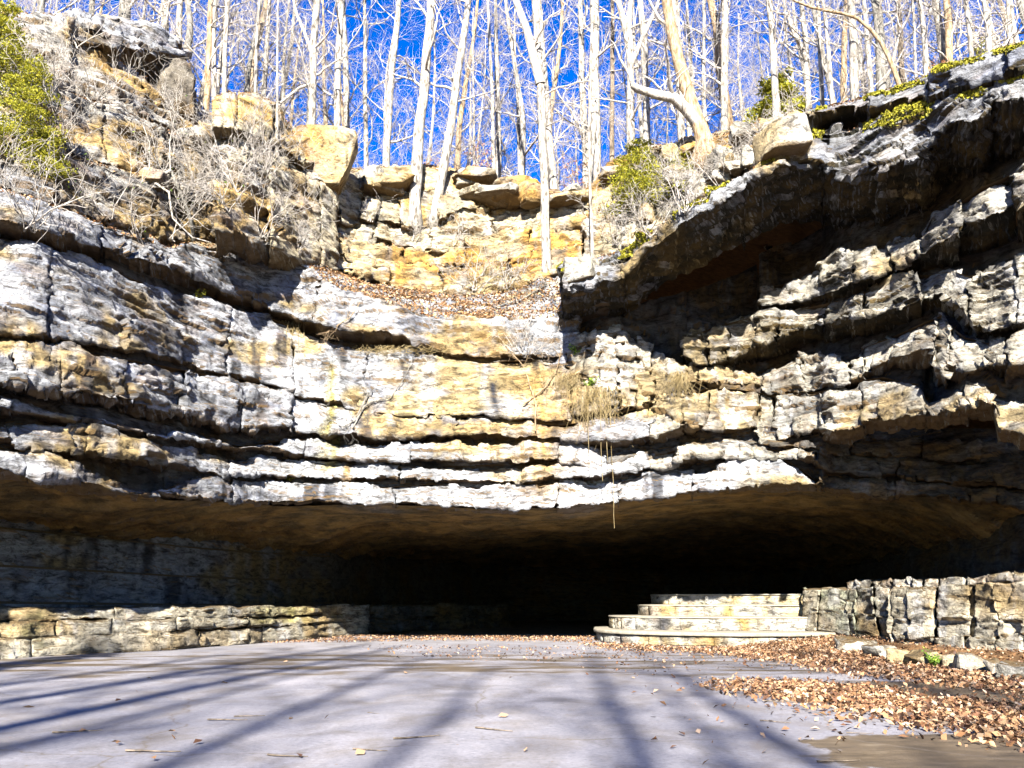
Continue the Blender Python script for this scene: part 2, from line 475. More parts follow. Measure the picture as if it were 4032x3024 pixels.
E1 = L([(-300, 1800), (0, 1845), (210, 1872), (490, 1935), (650, 1962), (900, 1975), (1000, 1984), (1340, 1985), (1523, 1984), (1706, 1989), (1890, 2005), (2072, 2000), (2255, 1989), (2439, 1970), (2622, 1952), (2772, 1929), (2882, 1911), (3108, 1899), (3206, 1905), (3260, 1925), (3700, 1960), (4032, 1985)], PX)
T1 = L([(-300, 1750), (0, 1778), (200, 1803), (350, 1855), (490, 1922), (600, 1940), (700, 1900), (800, 1870), (1000, 1895), (1340, 1903), (1523, 1912), (1706, 1899), (1890, 1915), (2072, 1903), (2194, 1897), (2347, 1915), (2500, 1880), (2560, 1855), (2680, 1862), (2800, 1850), (2880, 1802), (2986, 1797), (3071, 1797), (3157, 1843), (3206, 1880), (3260, 1880), (3700, 1905), (4032, 1925)], PX)
E2 = L([(-300, 1715), (0, 1742), (305, 1775), (500, 1795), (730, 1848), (900, 1875), (1031, 1872), (1160, 1881), (1340, 1890), (1523, 1886), (1706, 1886), (1890, 1893), (2072, 1892), (2200, 1884), (2350, 1872), (2500, 1855), (2600, 1838), (2741, 1802), (2880, 1798), (2980, 1791), (3071, 1790), (3206, 1800), (3260, 1860), (3700, 1885), (4032, 1905)], PX)
T2 = L([(-300, 1660), (0, 1688), (50, 1677), (390, 1671), (550, 1720), (763, 1775), (915, 1818), (1031, 1802), (1160, 1814), (1340, 1827), (1523, 1833), (1706, 1837), (1890, 1846), (2072, 1840), (2200, 1831), (2350, 1842), (2500, 1792), (2600, 1785), (2741, 1755), (2800, 1737), (2900, 1742), (2980, 1752), (3071, 1770), (3206, 1770), (3260, 1800), (3700, 1815), (4032, 1830)], PX)
E2b = L([(-300, 1570), (0, 1602), (170, 1628), (378, 1670), (653, 1722), (763, 1738), (885, 1755), (946, 1765), (1098, 1772), (1172, 1790), (1340, 1797), (1462, 1806), (1645, 1815), (1890, 1819), (2072, 1822), (2200, 1817), (2300, 1826), (2400, 1832), (2500, 1790), (2600, 1782), (2741, 1752), (2900, 1740), (3206, 1765), (3260, 1790), (3700, 1805), (4032, 1820)], PX)
T2b = L([(-300, 1540), (0, 1572), (60, 1577), (170, 1618), (262, 1630), (378, 1655), (653, 1712), (702, 1692), (763, 1704), (885, 1738), (946, 1750), (1098, 1728), (1172, 1722), (1251, 1728), (1340, 1766), (1462, 1752), (1645, 1750), (1890, 1750), (2072, 1742), (2200, 1742), (2300, 1752), (2400, 1800), (2530, 1784), (2600, 1776), (2741, 1746), (2900, 1730), (3206, 1740), (3260, 1735), (3700, 1740), (4032, 1750)], PX)
E3 = L([(-300, 1450), (0, 1507), (183, 1531), (427, 1574), (672, 1617), (965, 1690), (1100, 1664), (1200, 1702), (1340, 1705), (1584, 1724), (1700, 1714), (1877, 1708), (2072, 1727), (2200, 1725), (2300, 1732), (2400, 1737), (2530, 1724), (2680, 1670), (2772, 1690), (2894, 1703), (2986, 1690), (3000, 1748), (3100, 1738), (3145, 1718), (3200, 1700), (3330, 1690), (3400, 1665), (3500, 1650), (3700, 1617), (3780, 1610), (3870, 1598), (3918, 1602), (3930, 1690), (4032, 1722)], PX)
T3 = L([(-300, 1300), (0, 1354), (390, 1390), (610, 1427), (855, 1476), (1087, 1527), (1200, 1572), (1340, 1605), (1584, 1642), (1877, 1632), (2000, 1645), (2200, 1668), (2300, 1655), (2500, 1600), (2680, 1558), (2780, 1522), (2900, 1527), (2990, 1540), (3050, 1552), (3240, 1533), (3380, 1526), (3400, 1490), (3480, 1477), (3530, 1490), (3620, 1505), (3655, 1598), (3750, 1572), (3810, 1502), (3880, 1512), (3920, 1570), (4032, 1592)], PX)
E4 = L([(-300, 1240), (0, 1303), (305, 1332), (500, 1374), (640, 1404), (763, 1440), (900, 1475), (1087, 1521), (1200, 1562), (1340, 1590), (1400, 1620), (1584, 1634), (1877, 1626), (2000, 1638), (2200, 1660), (2300, 1648), (2500, 1594), (2680, 1550), (2780, 1515), (2990, 1531), (3050, 1548), (3150, 1535), (3224, 1520), (3389, 1489), (3413, 1470), (3682, 1379), (3690, 1452), (3800, 1460), (3900, 1441), (3965, 1431), (4032, 1410)], PX)
T4 = L([(-300, 880), (0, 938), (360, 1010), (500, 1082), (671, 1146), (793, 1167), (915, 1215), (1037, 1233), (1117, 1268), (1220, 1317), (1350, 1358), (1493, 1367), (1633, 1380), (1767, 1403), (1907, 1421), (2011, 1415), (2194, 1419), (2243, 1398), (2304, 1345), (2377, 1307), (2426, 1301), (2481, 1332), (2560, 1367), (2670, 1416), (2741, 1465), (2802, 1455), (2924, 1465), (2990, 1490), (3047, 1459), (3145, 1417), (3157, 1398), (3291, 1397), (3340, 1416), (3395, 1391), (3401, 1360), (3511, 1319), (3707, 1233), (3743, 1275), (3800, 1320), (3890, 1342), (3965, 1331), (4032, 1283)], PX)
# lit top lines and bottom edges of the beds over the terrace side (l) and over the shaded side (r)
E5l = L([(-300, 800), (0, 862), (300, 932), (500, 1012), (671, 1064), (793, 1092), (915, 1156), (1037, 1192), (1117, 1226), (1250, 1266), (1340, 1293), (1462, 1300), (1600, 1322), (1645, 1350), (1767, 1392), (1890, 1411), (2000, 1405), (2194, 1410), (2243, 1393), (2300, 1350)], PX)
T5l = L([(-300, 700), (0, 765), (300, 850), (500, 915), (671, 975), (800, 968), (930, 966), (1086, 1012), (1220, 1073), (1350, 1140), (1493, 1165), (1682, 1226), (1859, 1238), (1950, 1256), (2133, 1262), (2225, 1220), (2300, 1200)], PX)
E6l = L([(-300, 670), (0, 745), (300, 835), (500, 900), (671, 955), (800, 940), (930, 930), (1030, 935)], PX)
T6l = L([(-300, 480), (0, 560), (200, 600), (400, 660), (600, 730), (800, 800), (1030, 880)], PX)
E7l = L([(-300, 465), (0, 545), (200, 590), (400, 645), (600, 712), (800, 780), (950, 840)], PX)
T7l = L([(-300, 260), (0, 330), (200, 360), (400, 420), (600, 500), (750, 560), (900, 620), (1030, 660)], PX)
E8l = L([(-300, 250), (0, 315), (200, 345), (400, 400), (600, 480), (750, 540), (850, 590)], PX)
T8l = L([(-300, 0), (0, 60), (130, 75), (230, 85), (330, 140), (430, 195), (520, 260), (600, 335), (700, 400), (780, 440), (850, 480)], PX)
E5r = L([(2600, 1380), (2698, 1397), (2772, 1434), (2863, 1403), (3108, 1318), (3352, 1244), (3500, 1210), (3600, 1180), (3707, 1150), (3770, 1182), (3850, 1290), (3920, 1305), (4032, 1272)], PX)
T5r = L([(2600, 1350), (2692, 1324), (2808, 1281), (2986, 1232), (3108, 1220), (3200, 1202), (3352, 1165), (3500, 1110), (3600, 1080), (3750, 1060), (3817, 1078), (3900, 1042), (4032, 1000)], PX)
E6r = L([(2960, 1225), (2992, 1211), (3132, 1190), (3267, 1150), (3450, 1080), (3640, 1000), (3690, 945), (3850, 872), (4032, 800)], PX)
T6r = L([(2960, 1190), (2992, 1128), (3108, 1105), (3200, 1067), (3282, 1000), (3468, 978), (3536, 925), (3633, 923), (3670, 845), (3760, 800), (3860, 728), (3951, 691), (4032, 648)], PX)
E7r = L([(2213, 1135), (2347, 1122), (2469, 1104), (2560, 985), (2717, 868), (2802, 820), (2925, 738), (3077, 640), (3230, 645), (3328, 697), (3438, 650), (3646, 625), (3680, 520), (3744, 456), (3860, 455), (3902, 395), (4032, 390)], PX)
T7r = L([(2213, 1050), (2378, 1012), (2469, 985), (2600, 900), (2680, 837), (2863, 733), (2986, 648), (3108, 581), (3178, 532), (3230, 522), (3444, 464), (3597, 436), (3700, 400), (3860, 345), (4032, 290)], PX)
E8r = L([(3178, 452), (3352, 420), (3450, 418), (3536, 400), (3658, 368), (3800, 330), (4032, 262)], PX)
T8r = L([(3178, 428), (3352, 391), (3536, 342), (3658, 293), (3850, 232), (4032, 175)], PX)

def up(Dl, Tl, Ee, extra=0.0):
    """how far out the edge above stands so that its shadow ends on the lit line below"""
    zT = CZ + Dl * q_of(Tl)
    xT = xz(PX, Dl, zT)
    out = Dl.copy(); done = np.zeros(len(PX), bool)
    prev_y, prev_D = np.interp(PX, PX, Tl), Dl.copy()
    for k in np.concatenate([np.arange(0.04, 3, 0.04), np.arange(3, 26, 0.1)]):
        x, D, z = xT - k * math.tan(SUN_AZ), Dl - k, zT + k * TAU
        d = D * CT + (z - CZ) * ST
        p = 2016 + F * x / d
        p = np.maximum.accumulate(p)
        yk, Dk = np.interp(PX, p, y_of(D, z)), np.interp(PX, p, D)
        hit = (~done) & (yk <= Ee)
        out[hit] = Dk[hit]; done |= hit
        if done.all(): break
    out = np.minimum(out, Dl + 0.3)
    out = np.where(Ee > Tl, Dl, out)
    gap = np.maximum(CZ + out * q_of(Ee) - zT, 0)
    return np.convolve(np.pad(out - extra * gap, 4, mode='edge'), np.ones(9) / 9, 'valid')

def zl(D, y): return CZ + D * q_of(y)
# the lowest sunlit line on the floor: ledge top, pavement inside the mouth, steps, outcrop top
LY = L([(-430, 2400), (0, 2398), (428, 2389), (1161, 2380), (1345, 2498), (1900, 2497), (2350, 2495), (2650, 2345), (3151, 2325), (3400, 2290), (3811, 2276), (4032, 2246), (4480, 2190)], PX)
LD = L([(-430, 22), (0, 25.0), (300, 27.1), (672, 29.7), (978, 33.9), (1161, 37), (1345, 40.9), (1900, 40.5), (2350, 40), (2650, 37.6), (3151, 36), (3300, 33.5), (3444, 30.8), (3811, 26.2), (4032, 24), (4480, 21)], PX)
dE, dT = {}, {}
def floor_ok(E): return up(LD, LY, E) + 0.12
LEAN = dict(b1=0.1, b2=0.25, b2b=0.1, b3=0.45, b4=0.5, b5l=0.4, b6l=0.6, b7l=0.9, b8l=0.9, b5r=0.15, b6r=0.2, b7r=0.3, b8r=0.05)
dE['b1'] = L([(-430, 19.2), (0, 21), (300, 21.3), (700, 24.8), (1000, 27.8), (1161, 30.2), (1900, 31.2), (2400, 31), (2900, 29.3), (3200, 28), (3260, 30.5), (3600, 30), (3850, 28), (4032, 27)], PX)
dE['b1'] = np.where(PX < 3230, np.maximum(dE['b1'], floor_ok(E1)), dE['b1'])
dT['b1'] = dE['b1'] + LEAN['b1']
for k, kb, Tb, Ee in (('b2', 'b1', T1, E2), ('b2b', 'b2', T2, E2b), ('b3', 'b2b', T2b, E3)):
    dE[k] = np.maximum(up(dT[kb], Tb, Ee, 0.3), floor_ok(Ee))
    if k == 'b3':
        ex = L([(3200, 26.6), (3300, 25.4), (3600, 21.8), (3850, 18.6), (4032, 16.8)], PX)
        w = sstep(3190, 3290, PX)
        dE[k] = dE[k] * (1 - w) + np.maximum(ex, floor_ok(Ee)) * w
    dT[k] = dE[k] + LEAN[k]
dE['b4'] = np.maximum(up(dT['b3'], T3, E4, np.where(PX < 2600, 0.25, -0.08)), floor_ok(E4)); dT['b4'] = dE['b4'] + LEAN['b4']
dE['b5l'] = np.maximum(up(dT['b4'], T4, E5l, 0.3), floor_ok(E5l)); dT['b5l'] = dE['b5l'] + LEAN['b5l']
dE['b6l'] = dT['b5l'] + 0.5; dT['b6l'] = dE['b6l'] + LEAN['b6l']
dE['b7l'] = dT['b6l'] + 0.4; dT['b7l'] = dE['b7l'] + LEAN['b7l']
dE['b8l'] = dT['b7l'] + 0.6; dT['b8l'] = dE['b8l'] + LEAN['b8l']
dE['b5r'] = up(dT['b4'], T4, E5r, 0.0); dT['b5r'] = dE['b5r'] + LEAN['b5r']
dE['b6r'] = up(dT['b5r'], T5r, E6r, 0.05); dT['b6r'] = dE['b6r'] + LEAN['b6r']
Tlow = np.where(PX > 3000, T6r, np.where(PX > 2690, T5r, T4))
Dlow = np.where(PX > 3000, dT['b6r'], np.where(PX > 2690, dT['b5r'], dT['b4']))
e7 = up(Dlow, Tlow, E7r, 0.15)
ker = np.ones(21) / 21
e7 = np.convolve(np.pad(e7, 10, mode='edge'), ker, 'valid')
dE['b7r'] = e7; dT['b7r'] = e7 + LEAN['b7r']
dE['b8r'] = up(dT['b7r'], T7r, E8r); dT['b8r'] = dE['b8r'] + LEAN['b8r']

faces_of = {}  # front faces
surf = {}      # top patches that leaves and plants settle on

def bed(key, x0, x1, T, E, joints, mat, above=None, slope=None, lam=0.1, rough=0.12, bulge=0.0, offs=0.12, jit=8.0, ub=None, gap=4.0, big=0.25, rec=None, edge=8.0, nface=None, seed=None, crackdeep=0.5, skew=10, name='rock_block', parent=None, base=None, fac=0.08, rr0=0.09, nu=9):
    """one rock bed between top line T and bottom edge E, cut into blocks at its vertical joints.
    above=(E_above, D_above): a recess wall closes the gap under the next bed; slope=(y, D): the top runs back to there."""
    seed = seed if seed is not None else abs(hash_str(key)) % 1000
    r = np.random.default_rng(seed)
    DE, DT = (dE[key], dT[key]) if base is None else base
    if isinstance(joints, (int, float)):
        cuts = [x0]
        while cuts[-1] < x1:
            cuts.append(cuts[-1] + joints * r.uniform(0.45, 1.7))
        cuts[-1] = x1
        if len(cuts) > 2 and cuts[-1] - cuts[-2] < joints * 0.35: cuts.pop(-2)
    else:
        cuts = [x0] + [c for c in joints if x0 < c < x1] + [x1]
    if above is not None:
        px = np.linspace(x0, x1, int((x1 - x0) / STEP) + 2)
        fDT = np.interp(px, PX, DT); zT = zl(fDT, np.interp(px, PX, T))
        za = zl(np.interp(px, PX, above[1]), np.interp(px, PX, above[0]))
        h = np.maximum(za - zT, 0.05)
        rc = np.clip(0.35 + 0.8 * h, 0.35, 3.4) if rec is None else rec + 0 * h
        rD = [fDT + rc + 0.15 * t * h for t in np.linspace(1, 0, 16)] + [fDT + rc * t for t in np.linspace(1, 0.04, 8)[1:]]
        rZ = [zT + t * (h + 0.6) - 0.06 for t in np.linspace(1, 0, 16)] + [zT - 0.06 for t in range(7)]
        D, Z = np.stack(rD), np.stack(rZ)
        V = np.stack([xz(px[None] * np.ones_like(D), D, Z), D, Z], -1)
        ww = np.concatenate([np.ones(15), np.linspace(0.8, 0.1, 8)])[:, None]
        st_ = strata(V, 20)
        V[..., 1] -= ww * (1.3 * lam * st_ + 1.4 * rough * fbm(V * np.array([1.0, 1.0, 1.3]), seed + 41, 3, 0.55) + 0.35 * noise(V * 0.4, 79) + 1.4 * fac * facets(V, seed + 3)) + 0.1 * (ww > 0.5)
        me = mesh_from('rock_recess', V, grid_faces(*V.shape[:2])); set_col(me, rock_col(V, 'recess_shade', seed, st_))
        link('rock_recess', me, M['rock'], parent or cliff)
    for a, b in zip(cuts[:-1], cuts[1:]):
        n = max(5, int((b - a) / STEP) + 1)
        ga, gb = (gap * (0.15 + 0.85 * ((hash_str(key + str(int(c))) % 97) / 97.0) ** 2) for c in (a, b))
        px = np.linspace(a + ga / 2, b - gb / 2, n)
        fT, fE = np.interp(px, PX, T), np.interp(px, PX, E)
        fDE, fDT = np.interp(px, PX, DE), np.interp(px, PX, DT)
        lim = np.maximum((fE - fT), 4)
        jT = np.minimum(jit, 0.3 * lim.mean()) * r.uniform(-1, 1); jE = np.minimum(jit, 0.3 * lim.mean()) * r.uniform(-1, 1)
        ew = np.minimum(edge, 0.25 * lim)
        fT = fT + jT + ew * (0.8 * n1(px / 45, seed + 1) + 0.4 * n1(px / 13, seed + 5, 2) + 1.0 * (np.floor(px / 37 + n1(px / 90, seed + 8, 1)) * 0.7548 % 1 - 0.5))
        fE = fE + jE + ew * (0.6 * n1(px / 60, seed + 2) + 0.3 * n1(px / 15, seed + 6, 2) + 1.0 * (np.floor(px / 41 + n1(px / 80, seed + 9, 1)) * 0.5698 % 1 - 0.5))
        fE = np.maximum(fE, fT + 5)
        o_ = offs * r.uniform(-1, 1) + offs * r.uniform(-0.7, 0.7) * np.linspace(-1, 1, n)
        fDE = fDE + o_; fDT = fDT + o_ + offs * 0.5 * r.uniform(-1, 1)
        mpp = fDE / F
        wpx = (b - a) * mpp.mean()
        d_edge = np.minimum(px - px[0], px[-1] - px) * mpp
        rr = min(rr0, wpx * 0.2)
        k_ = np.clip(1 - d_edge / rr, 0, 1)
        rnd = rr * (1 - np.sqrt(np.maximum(1 - k_ ** 2, 0))) * 0.8
        zT, zE = zl(fDT, fT), zl(fDE, fE)
        rows_D, rows_Z, rows_w = [], [], []
        if above is not None:
            za = zl(np.interp(px, PX, above[1]), np.interp(px, PX, above[0]))
            h = np.maximum(za - zT, 0.05)
            rc = np.clip(0.30 + 0.55 * h, 0.3, 2.2) if rec is None else rec
            DM = fDT + rc
            rc = np.minimum(rc, 0.6)
            for t in np.linspace(1, 0, 5)[:-1]:
                rows_D.append(fDT + rc * t); rows_Z.append(zT + 0.02 * t); rows_w.append(0.5)
        else:
            ys, Ds = np.interp(px, PX, slope[0]), np.interp(px, PX, slope[1])
            zs = np.maximum(zl(Ds, ys), zT - 0.2)
            nn = 14
            for t in np.linspace(1, 0, nn + 1)[:-1]:
                rows_D.append(fDT + (Ds - fDT + 0.15) * t); rows_Z.append(zT + (zs - zT) * t ** 1.15); rows_w.append(0.7)
        nt_top = len(rows_D)
        nf = nface or int(np.clip((fE - fT).mean() / 5.5, 6, 76))
        for t in np.linspace(0, 1, nf):
            lipround = 0.04 * max(0, 1 - t * nf / 2.5) + 0.02 * max(0, 1 - (1 - t) * nf / 2.5)
            rows_D.append(fDT + (fDE - fDT) * t - bulge * math.sin(math.pi * t) + lipround + rnd)
            rows_Z.append(zT + (zE - zT) * t); rows_w.append(1.0)
        u = ub if ub is not None else 2.6
        for t in np.linspace(0, 1, nu)[1:]:
            rows_D.append(fDE + u * t + rnd); rows_Z.append(zE + 0.05 * t + 0.10 * np.sin(t * 9 + n1(px / 120, seed + 9)) * t); rows_w.append(0.7)
        D = np.stack(rows_D); Z = np.stack(rows_Z); Wt = np.array(rows_w)[:, None] * np.ones_like(D)
        # side returns into the joint
        D = np.concatenate([D[:, :1] + crackdeep, D, D[:, -1:] + crackdeep], 1)
        Z = np.concatenate([Z[:, :1], Z, Z[:, -1:]], 1)
        Wt = np.concatenate([Wt[:, :1] * 0.3, Wt, Wt[:, -1:] * 0.3], 1)
        pxx = np.concatenate([px[:1], px, px[-1:]])[None, :] * np.ones_like(D)
        wa = skew * 2.2 * n1(Z[:, 0] * 0.7 + a * 0.37, 55, 3) + skew * 0.8 * (Z[:, 0] - Z[:, 0].mean()) * (((hash_str('s' + str(int(a))) % 100) / 50.0) - 1)
        wb = skew * 2.2 * n1(Z[:, -1] * 0.7 + b * 0.37, 55, 3) + skew * 0.8 * (Z[:, -1] - Z[:, -1].mean()) * (((hash_str('s' + str(int(b))) % 100) / 50.0) - 1)
        tt = ((pxx - a) / (b - a))
        pxx = pxx + wa[:, None] * (1 - tt) + wb[:, None] * tt
        X = xz(pxx, D, Z)
        V = np.stack([X, D, Z], -1)
        N = grid_normals(V)
        fwd = np.sign((N * np.array([0, -1, 0.01])).sum(-1, keepdims=True) + 1e-6)
        N = N * np.where(np.abs(N[..., 1:2]) > 0.3, fwd, np.sign(-N[..., 2:3] * np.linspace(-1, 1, D.shape[0])[:, None, None] + 1e-6))
        lamn = strata(V, 20)
        under = np.zeros(D.shape[0]); under[nt_top + nf:] = 1.0
        fb = fbm(V * np.array([1.1, 1.1, 1.5]), seed + 40, 3, 0.55)
        d = lam * 1.7 * lamn * (1 - under[:, None]) + rough * fb * (1 + 1.2 * under[:, None]) + big * noise(V * 0.35, 77) + fac * facets(np.where(under[:, None, None] > 0.5, V[..., [0, 2, 1]], V), seed)
        V = V + N * (d * Wt)[..., None]
        me = mesh_from(name, V, grid_faces(*V.shape[:2]))
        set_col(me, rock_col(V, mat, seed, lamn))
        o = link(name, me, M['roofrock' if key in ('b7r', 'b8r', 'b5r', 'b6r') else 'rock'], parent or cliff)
        # remember where the top surface lies
        nt = 4 if above is not None else 14
        faces_of.setdefault(key, []).append(V[nt_top:nt_top + nf, 1:-1])
        surf.setdefault(key, []).append(V[0:nt + 1, 1:-1])

def hash_str(s):
    h = 5381
    for ch in s: h = (h * 33 + ord(ch)) & 0x7fffffff
    return h

# ---- wall over the cave mouth
x0, x1 = -430, 4480
bed('b1', x0, 900, T1, E1, 420, 'lime', (E2, dE['b2']), lam=0.09, rough=0.12, offs=0.12, ub=3.0, jit=12, big=0.2)
bed('b1', 900, 3215, T1, E1, 520, 'white', (E2, dE['b2']), lam=0.08, rough=0.06, offs=0.10, ub=3.0, jit=10, big=0.2)
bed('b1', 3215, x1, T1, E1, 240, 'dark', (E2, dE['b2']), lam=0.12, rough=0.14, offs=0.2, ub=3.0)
bed('b2', x0, 900, T2, E2, 420, 'lime', (E2b, dE['b2b']), lam=0.05, rough=0.12, offs=0.12, jit=9, big=0.2)
bed('b2', 900, 2560, T2, E2, 620, 'white', (E2b, dE['b2b']), lam=0.08, rough=0.06, offs=0.12, jit=9, big=0.15)
bed('b2', 2560, 3215, T2, E2, 90, 'pale', (E2b, dE['b2b']), lam=0.06, rough=0.07, offs=0.2, jit=10, fac=0.12)
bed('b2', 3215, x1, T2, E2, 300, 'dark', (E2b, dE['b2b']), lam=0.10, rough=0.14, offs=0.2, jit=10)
bed('b2b', x0, 2400, T2b, E2b, 430, 'white', (E3, dE['b3']), lam=0.09, rough=0.06, offs=0.12, jit=9, big=0.15)
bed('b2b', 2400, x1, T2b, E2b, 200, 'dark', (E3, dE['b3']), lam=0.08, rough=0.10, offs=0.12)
bed('b3', x0, 1150, T3, E3, [60, 245, 480, 720, 960], 'lime', (E4, dE['b4']), lam=0.03, rough=0.2, bulge=0.25, offs=0.10, jit=6, big=0.4, gap=3, edge=14, fac=0.12)
bed('b3', 1150, 2560, T3, E3, 420, 'lime', (E4, dE['b4']), lam=0.08, rough=0.14, bulge=0.1, offs=0.15, jit=12)
bed('b3', 2560, x1, T3, E3, [2690, 2782, 2990, 3055, 3240, 3395, 3640, 3815, 3925, 4050, 4200, 4350], 'pale', (E4, dE['b4']), lam=0.05, rough=0.05, offs=0.15, jit=12, gap=4, edge=7, big=0.08, fac=0.12)
bed('b4', x0, 900, T4, E4, 600, 'lime', (E5l, dE['b5l']), lam=0.14, rough=0.12, offs=0.08, jit=5, bulge=0.1, gap=1.5, fac=0.06)
bed('b4', 900, 2240, T4, E4, 520, 'white', (E5l, dE['b5l']), lam=0.10, rough=0.08, offs=0.05, jit=5, gap=1.5, big=0.15, fac=0.06)
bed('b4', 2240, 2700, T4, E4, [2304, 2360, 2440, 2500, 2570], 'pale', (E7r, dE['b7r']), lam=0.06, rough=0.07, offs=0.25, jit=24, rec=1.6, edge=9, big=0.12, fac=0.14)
bed('b4', 2700, x1, T4, E4, [2752, 2930, 3000, 3045, 3160, 3345, 3398, 3520, 3690, 3745, 3890, 3970, 4060, 4180, 4300], 'pale', (E5r, dE['b5r']), lam=0.06, rough=0.05, offs=0.15, jit=14, gap=4, edge=8, big=0.08, fac=0.14)

# ---- terrace bed, with the leaf slope running back to the tan wall
FU = L([(800, 860), (950, 905), (1062, 960), (1200, 1005), (1340, 1055), (1462, 1104), (1706, 1146), (1926, 1159), (2036, 1122), (2176, 1061), (2260, 1040), (2350, 1020)], PX)
DU = L([(800, 26.2), (950, 27.5), (1062, 29), (1200, 31.5), (1340, 33.5), (1462, 34.5), (1706, 35), (2000, 35), (2350, 34)], PX)
w = sstep(860, 1000, PX)
sl_y = E6l * (1 - w) + FU * w
sl_D = dE['b6l'] * (1 - w) + DU * w
bed('b5l', x0, 2290, T5l, E5l, 560, 'lime', slope=(sl_y, sl_D), lam=0.16, rough=0.10, offs=0.15, jit=8, ub=3.0)
# ---- hillside strata climbing to the skyline
bed('b6l', x0, 1000, T6l, E6l, 330, 'slope', slope=(E7l, dE['b7l']), lam=0.22, rough=0.16, offs=0.2, jit=10, big=0.4)
bed('b7l', x0, 930, T7l, E7l, 300, 'slope', slope=(E8l, dE['b8l']), lam=0.24, rough=0.18, offs=0.2, jit=10, big=0.4)
bed('b8l', x0, 860, T8l, E8l, 300, 'slope', slope=(T8l - 10, dT['b8l'] + 2.5), lam=0.24, rough=0.18, offs=0.2, jit=10, big=0.4)
# ---- tan wall behind the terrace and its broken top
DUb = DU + 0.1
TU1 = L([(800, 600), (900, 610), (1062, 665), (1160, 690), (1263, 720), (1340, 850), (1523, 867), (1633, 891), (1700, 880), (1828, 820), (1920, 814), (2133, 790), (2260, 800), (2350, 800)], PX)
EU1 = FU + 14
bed('u1', 850, 1062, TU1, EU1, [], 'slope', slope=(TU1 - 40, DUb + 1.2), lam=0.14, rough=0.2, offs=0.2, jit=10, base=(DUb, DUb + 0.9), gap=3, fac=0.12)
bed('u1', 1062, 1330, TU1, EU1, [1263], 'cream', slope=(TU1 - 30, DUb + 1.4), lam=0.05, rough=0.14, offs=0.3, jit=14, base=(DUb - 0.3, DUb + 0.2), gap=5, fac=0.06)
for k_, (t0_, t1_, sb_, sty_) in enumerate([(0.0, 0.36, 1.1, 'cream'), (0.33, 0.68, 0.55, 'sand'), (0.65, 1.0, 0.0, 'sand')]):
    wv_ = 16 * n1(PX / 130, 880 + k_, 2)
    Ta_, Ea_ = TU1 + t0_ * (EU1 - TU1) + wv_ * (k_ > 0), TU1 + t1_ * (EU1 - TU1) + wv_
    Db_ = DUb + sb_ + 0.5 * n1(PX / 170, 890 + k_, 2)
    bed('u1', 1330, 2290, Ta_, Ea_, [(1480, 1700, 1930, 2150), (1590, 1830, 2090), (1540, 1750, 2010)][k_], sty_, slope=(Ta_ - 14, Db_ + 1.4), lam=0.13, rough=0.2, offs=0.4, jit=16, edge=14, fac=0.12, base=(Db_, Db_ + 0.35), gap=4, seed=500 + k_)
TU2 = L([(820, 390), (900, 362), (1010, 368), (1100, 440), (1160, 525), (1250, 560), (1340, 655), (1493, 671), (1615, 671), (1657, 645), (1767, 659), (1889, 690), (1950, 714), (2042, 741), (2194, 757), (2330, 757)], PX)
EU2 = TU1 + 4
DU2 = DUb + L([(800, 1.0), (1300, 1.0), (1400, 1.2), (2330, 1.2)], PX)
TU2m = TU2 + 0.5 * (EU2 - TU2)
bed('u2', 835, 1330, TU2m, EU2, [985, 1130], 'cream', slope=(TU2m - 14, DU2 + 0.9), lam=0.03, rough=0.16, offs=0.45, jit=22, base=(DU2 - 0.3, DU2 + 0.3), gap=6, edge=14, fac=0.05)
bed('u2', 835, 1330, TU2, TU2m + 5, [930, 1070, 1185], 'cream', slope=(TU2 - 12, DU2 + 2.6), lam=0.03, rough=0.18, offs=0.45, jit=22, base=(DU2 + 0.1, DU2 + 1.0), gap=8, edge=16, fac=0.05, seed=77)
TU2a = TU2 + 0.48 * (EU2 - TU2)
bed('u2', 1330, 2330, TU2a, EU2, 95, 'cream', slope=(TU2a - 20, DU2 + 1.2), lam=0.10, rough=0.14, offs=0.4, jit=22, base=(DU2, DU2 + 0.35), gap=7, seed=301)
bed('u3', 1330, 2330, TU2, TU2a + 6, 110, 'sand', slope=(TU2 - 10, DU2 + 3.2), lam=0.10, rough=0.14, offs=0.4, jit=18, base=(DU2 + 0.7, DU2 + 1.2), gap=7, seed=302)
# ---- shaded side: roof beds stepping out toward the viewer
bed('b5r', 2682, x1, T5r, E5r, 130, 'pale', (np.where(PX > 2985, E6r, E7r), np.where(PX > 2985, dE['b6r'], dE['b7r'])), lam=0.17, rough=0.07, offs=0.25, jit=12, ub=3.2, big=0.12, nu=16, edge=12, fac=0.09, gap=3)
bed('b6r', 2985, x1, T6r, E6r, 150, 'pale', (E7r, dE['b7r']), lam=0.15, rough=0.07, offs=0.25, jit=12, ub=3.2, big=0.12, nu=16, edge=12, fac=0.1, gap=3)
TUR = L([(2290, 760), (2330, 720), (2400, 640), (2500, 600), (2650, 565), (2772, 540), (2900, 505), (3060, 482), (3178, 455), (3260, 420)], PX)
EUR = np.maximum(L([(2290, 1010), (2378, 990), (2469, 965), (2600, 880), (2680, 820), (2863, 715), (2986, 640), (3108, 590), (3260, 540)], PX), TUR + 40) + 25
DUR = L([(2290, 34.5), (2500, 33.5), (2700, 31), (3000, 27.5), (3260, 25)], PX)
wr = sstep(3260, 3160, PX)
r7y = (EUR - 12) * wr + (T7r - 10) * (1 - wr)
r7D = np.maximum(DUR + 0.6, dT['b7r'] + 2.2) * wr + (dT['b7r'] + 5.0) * (1 - wr)
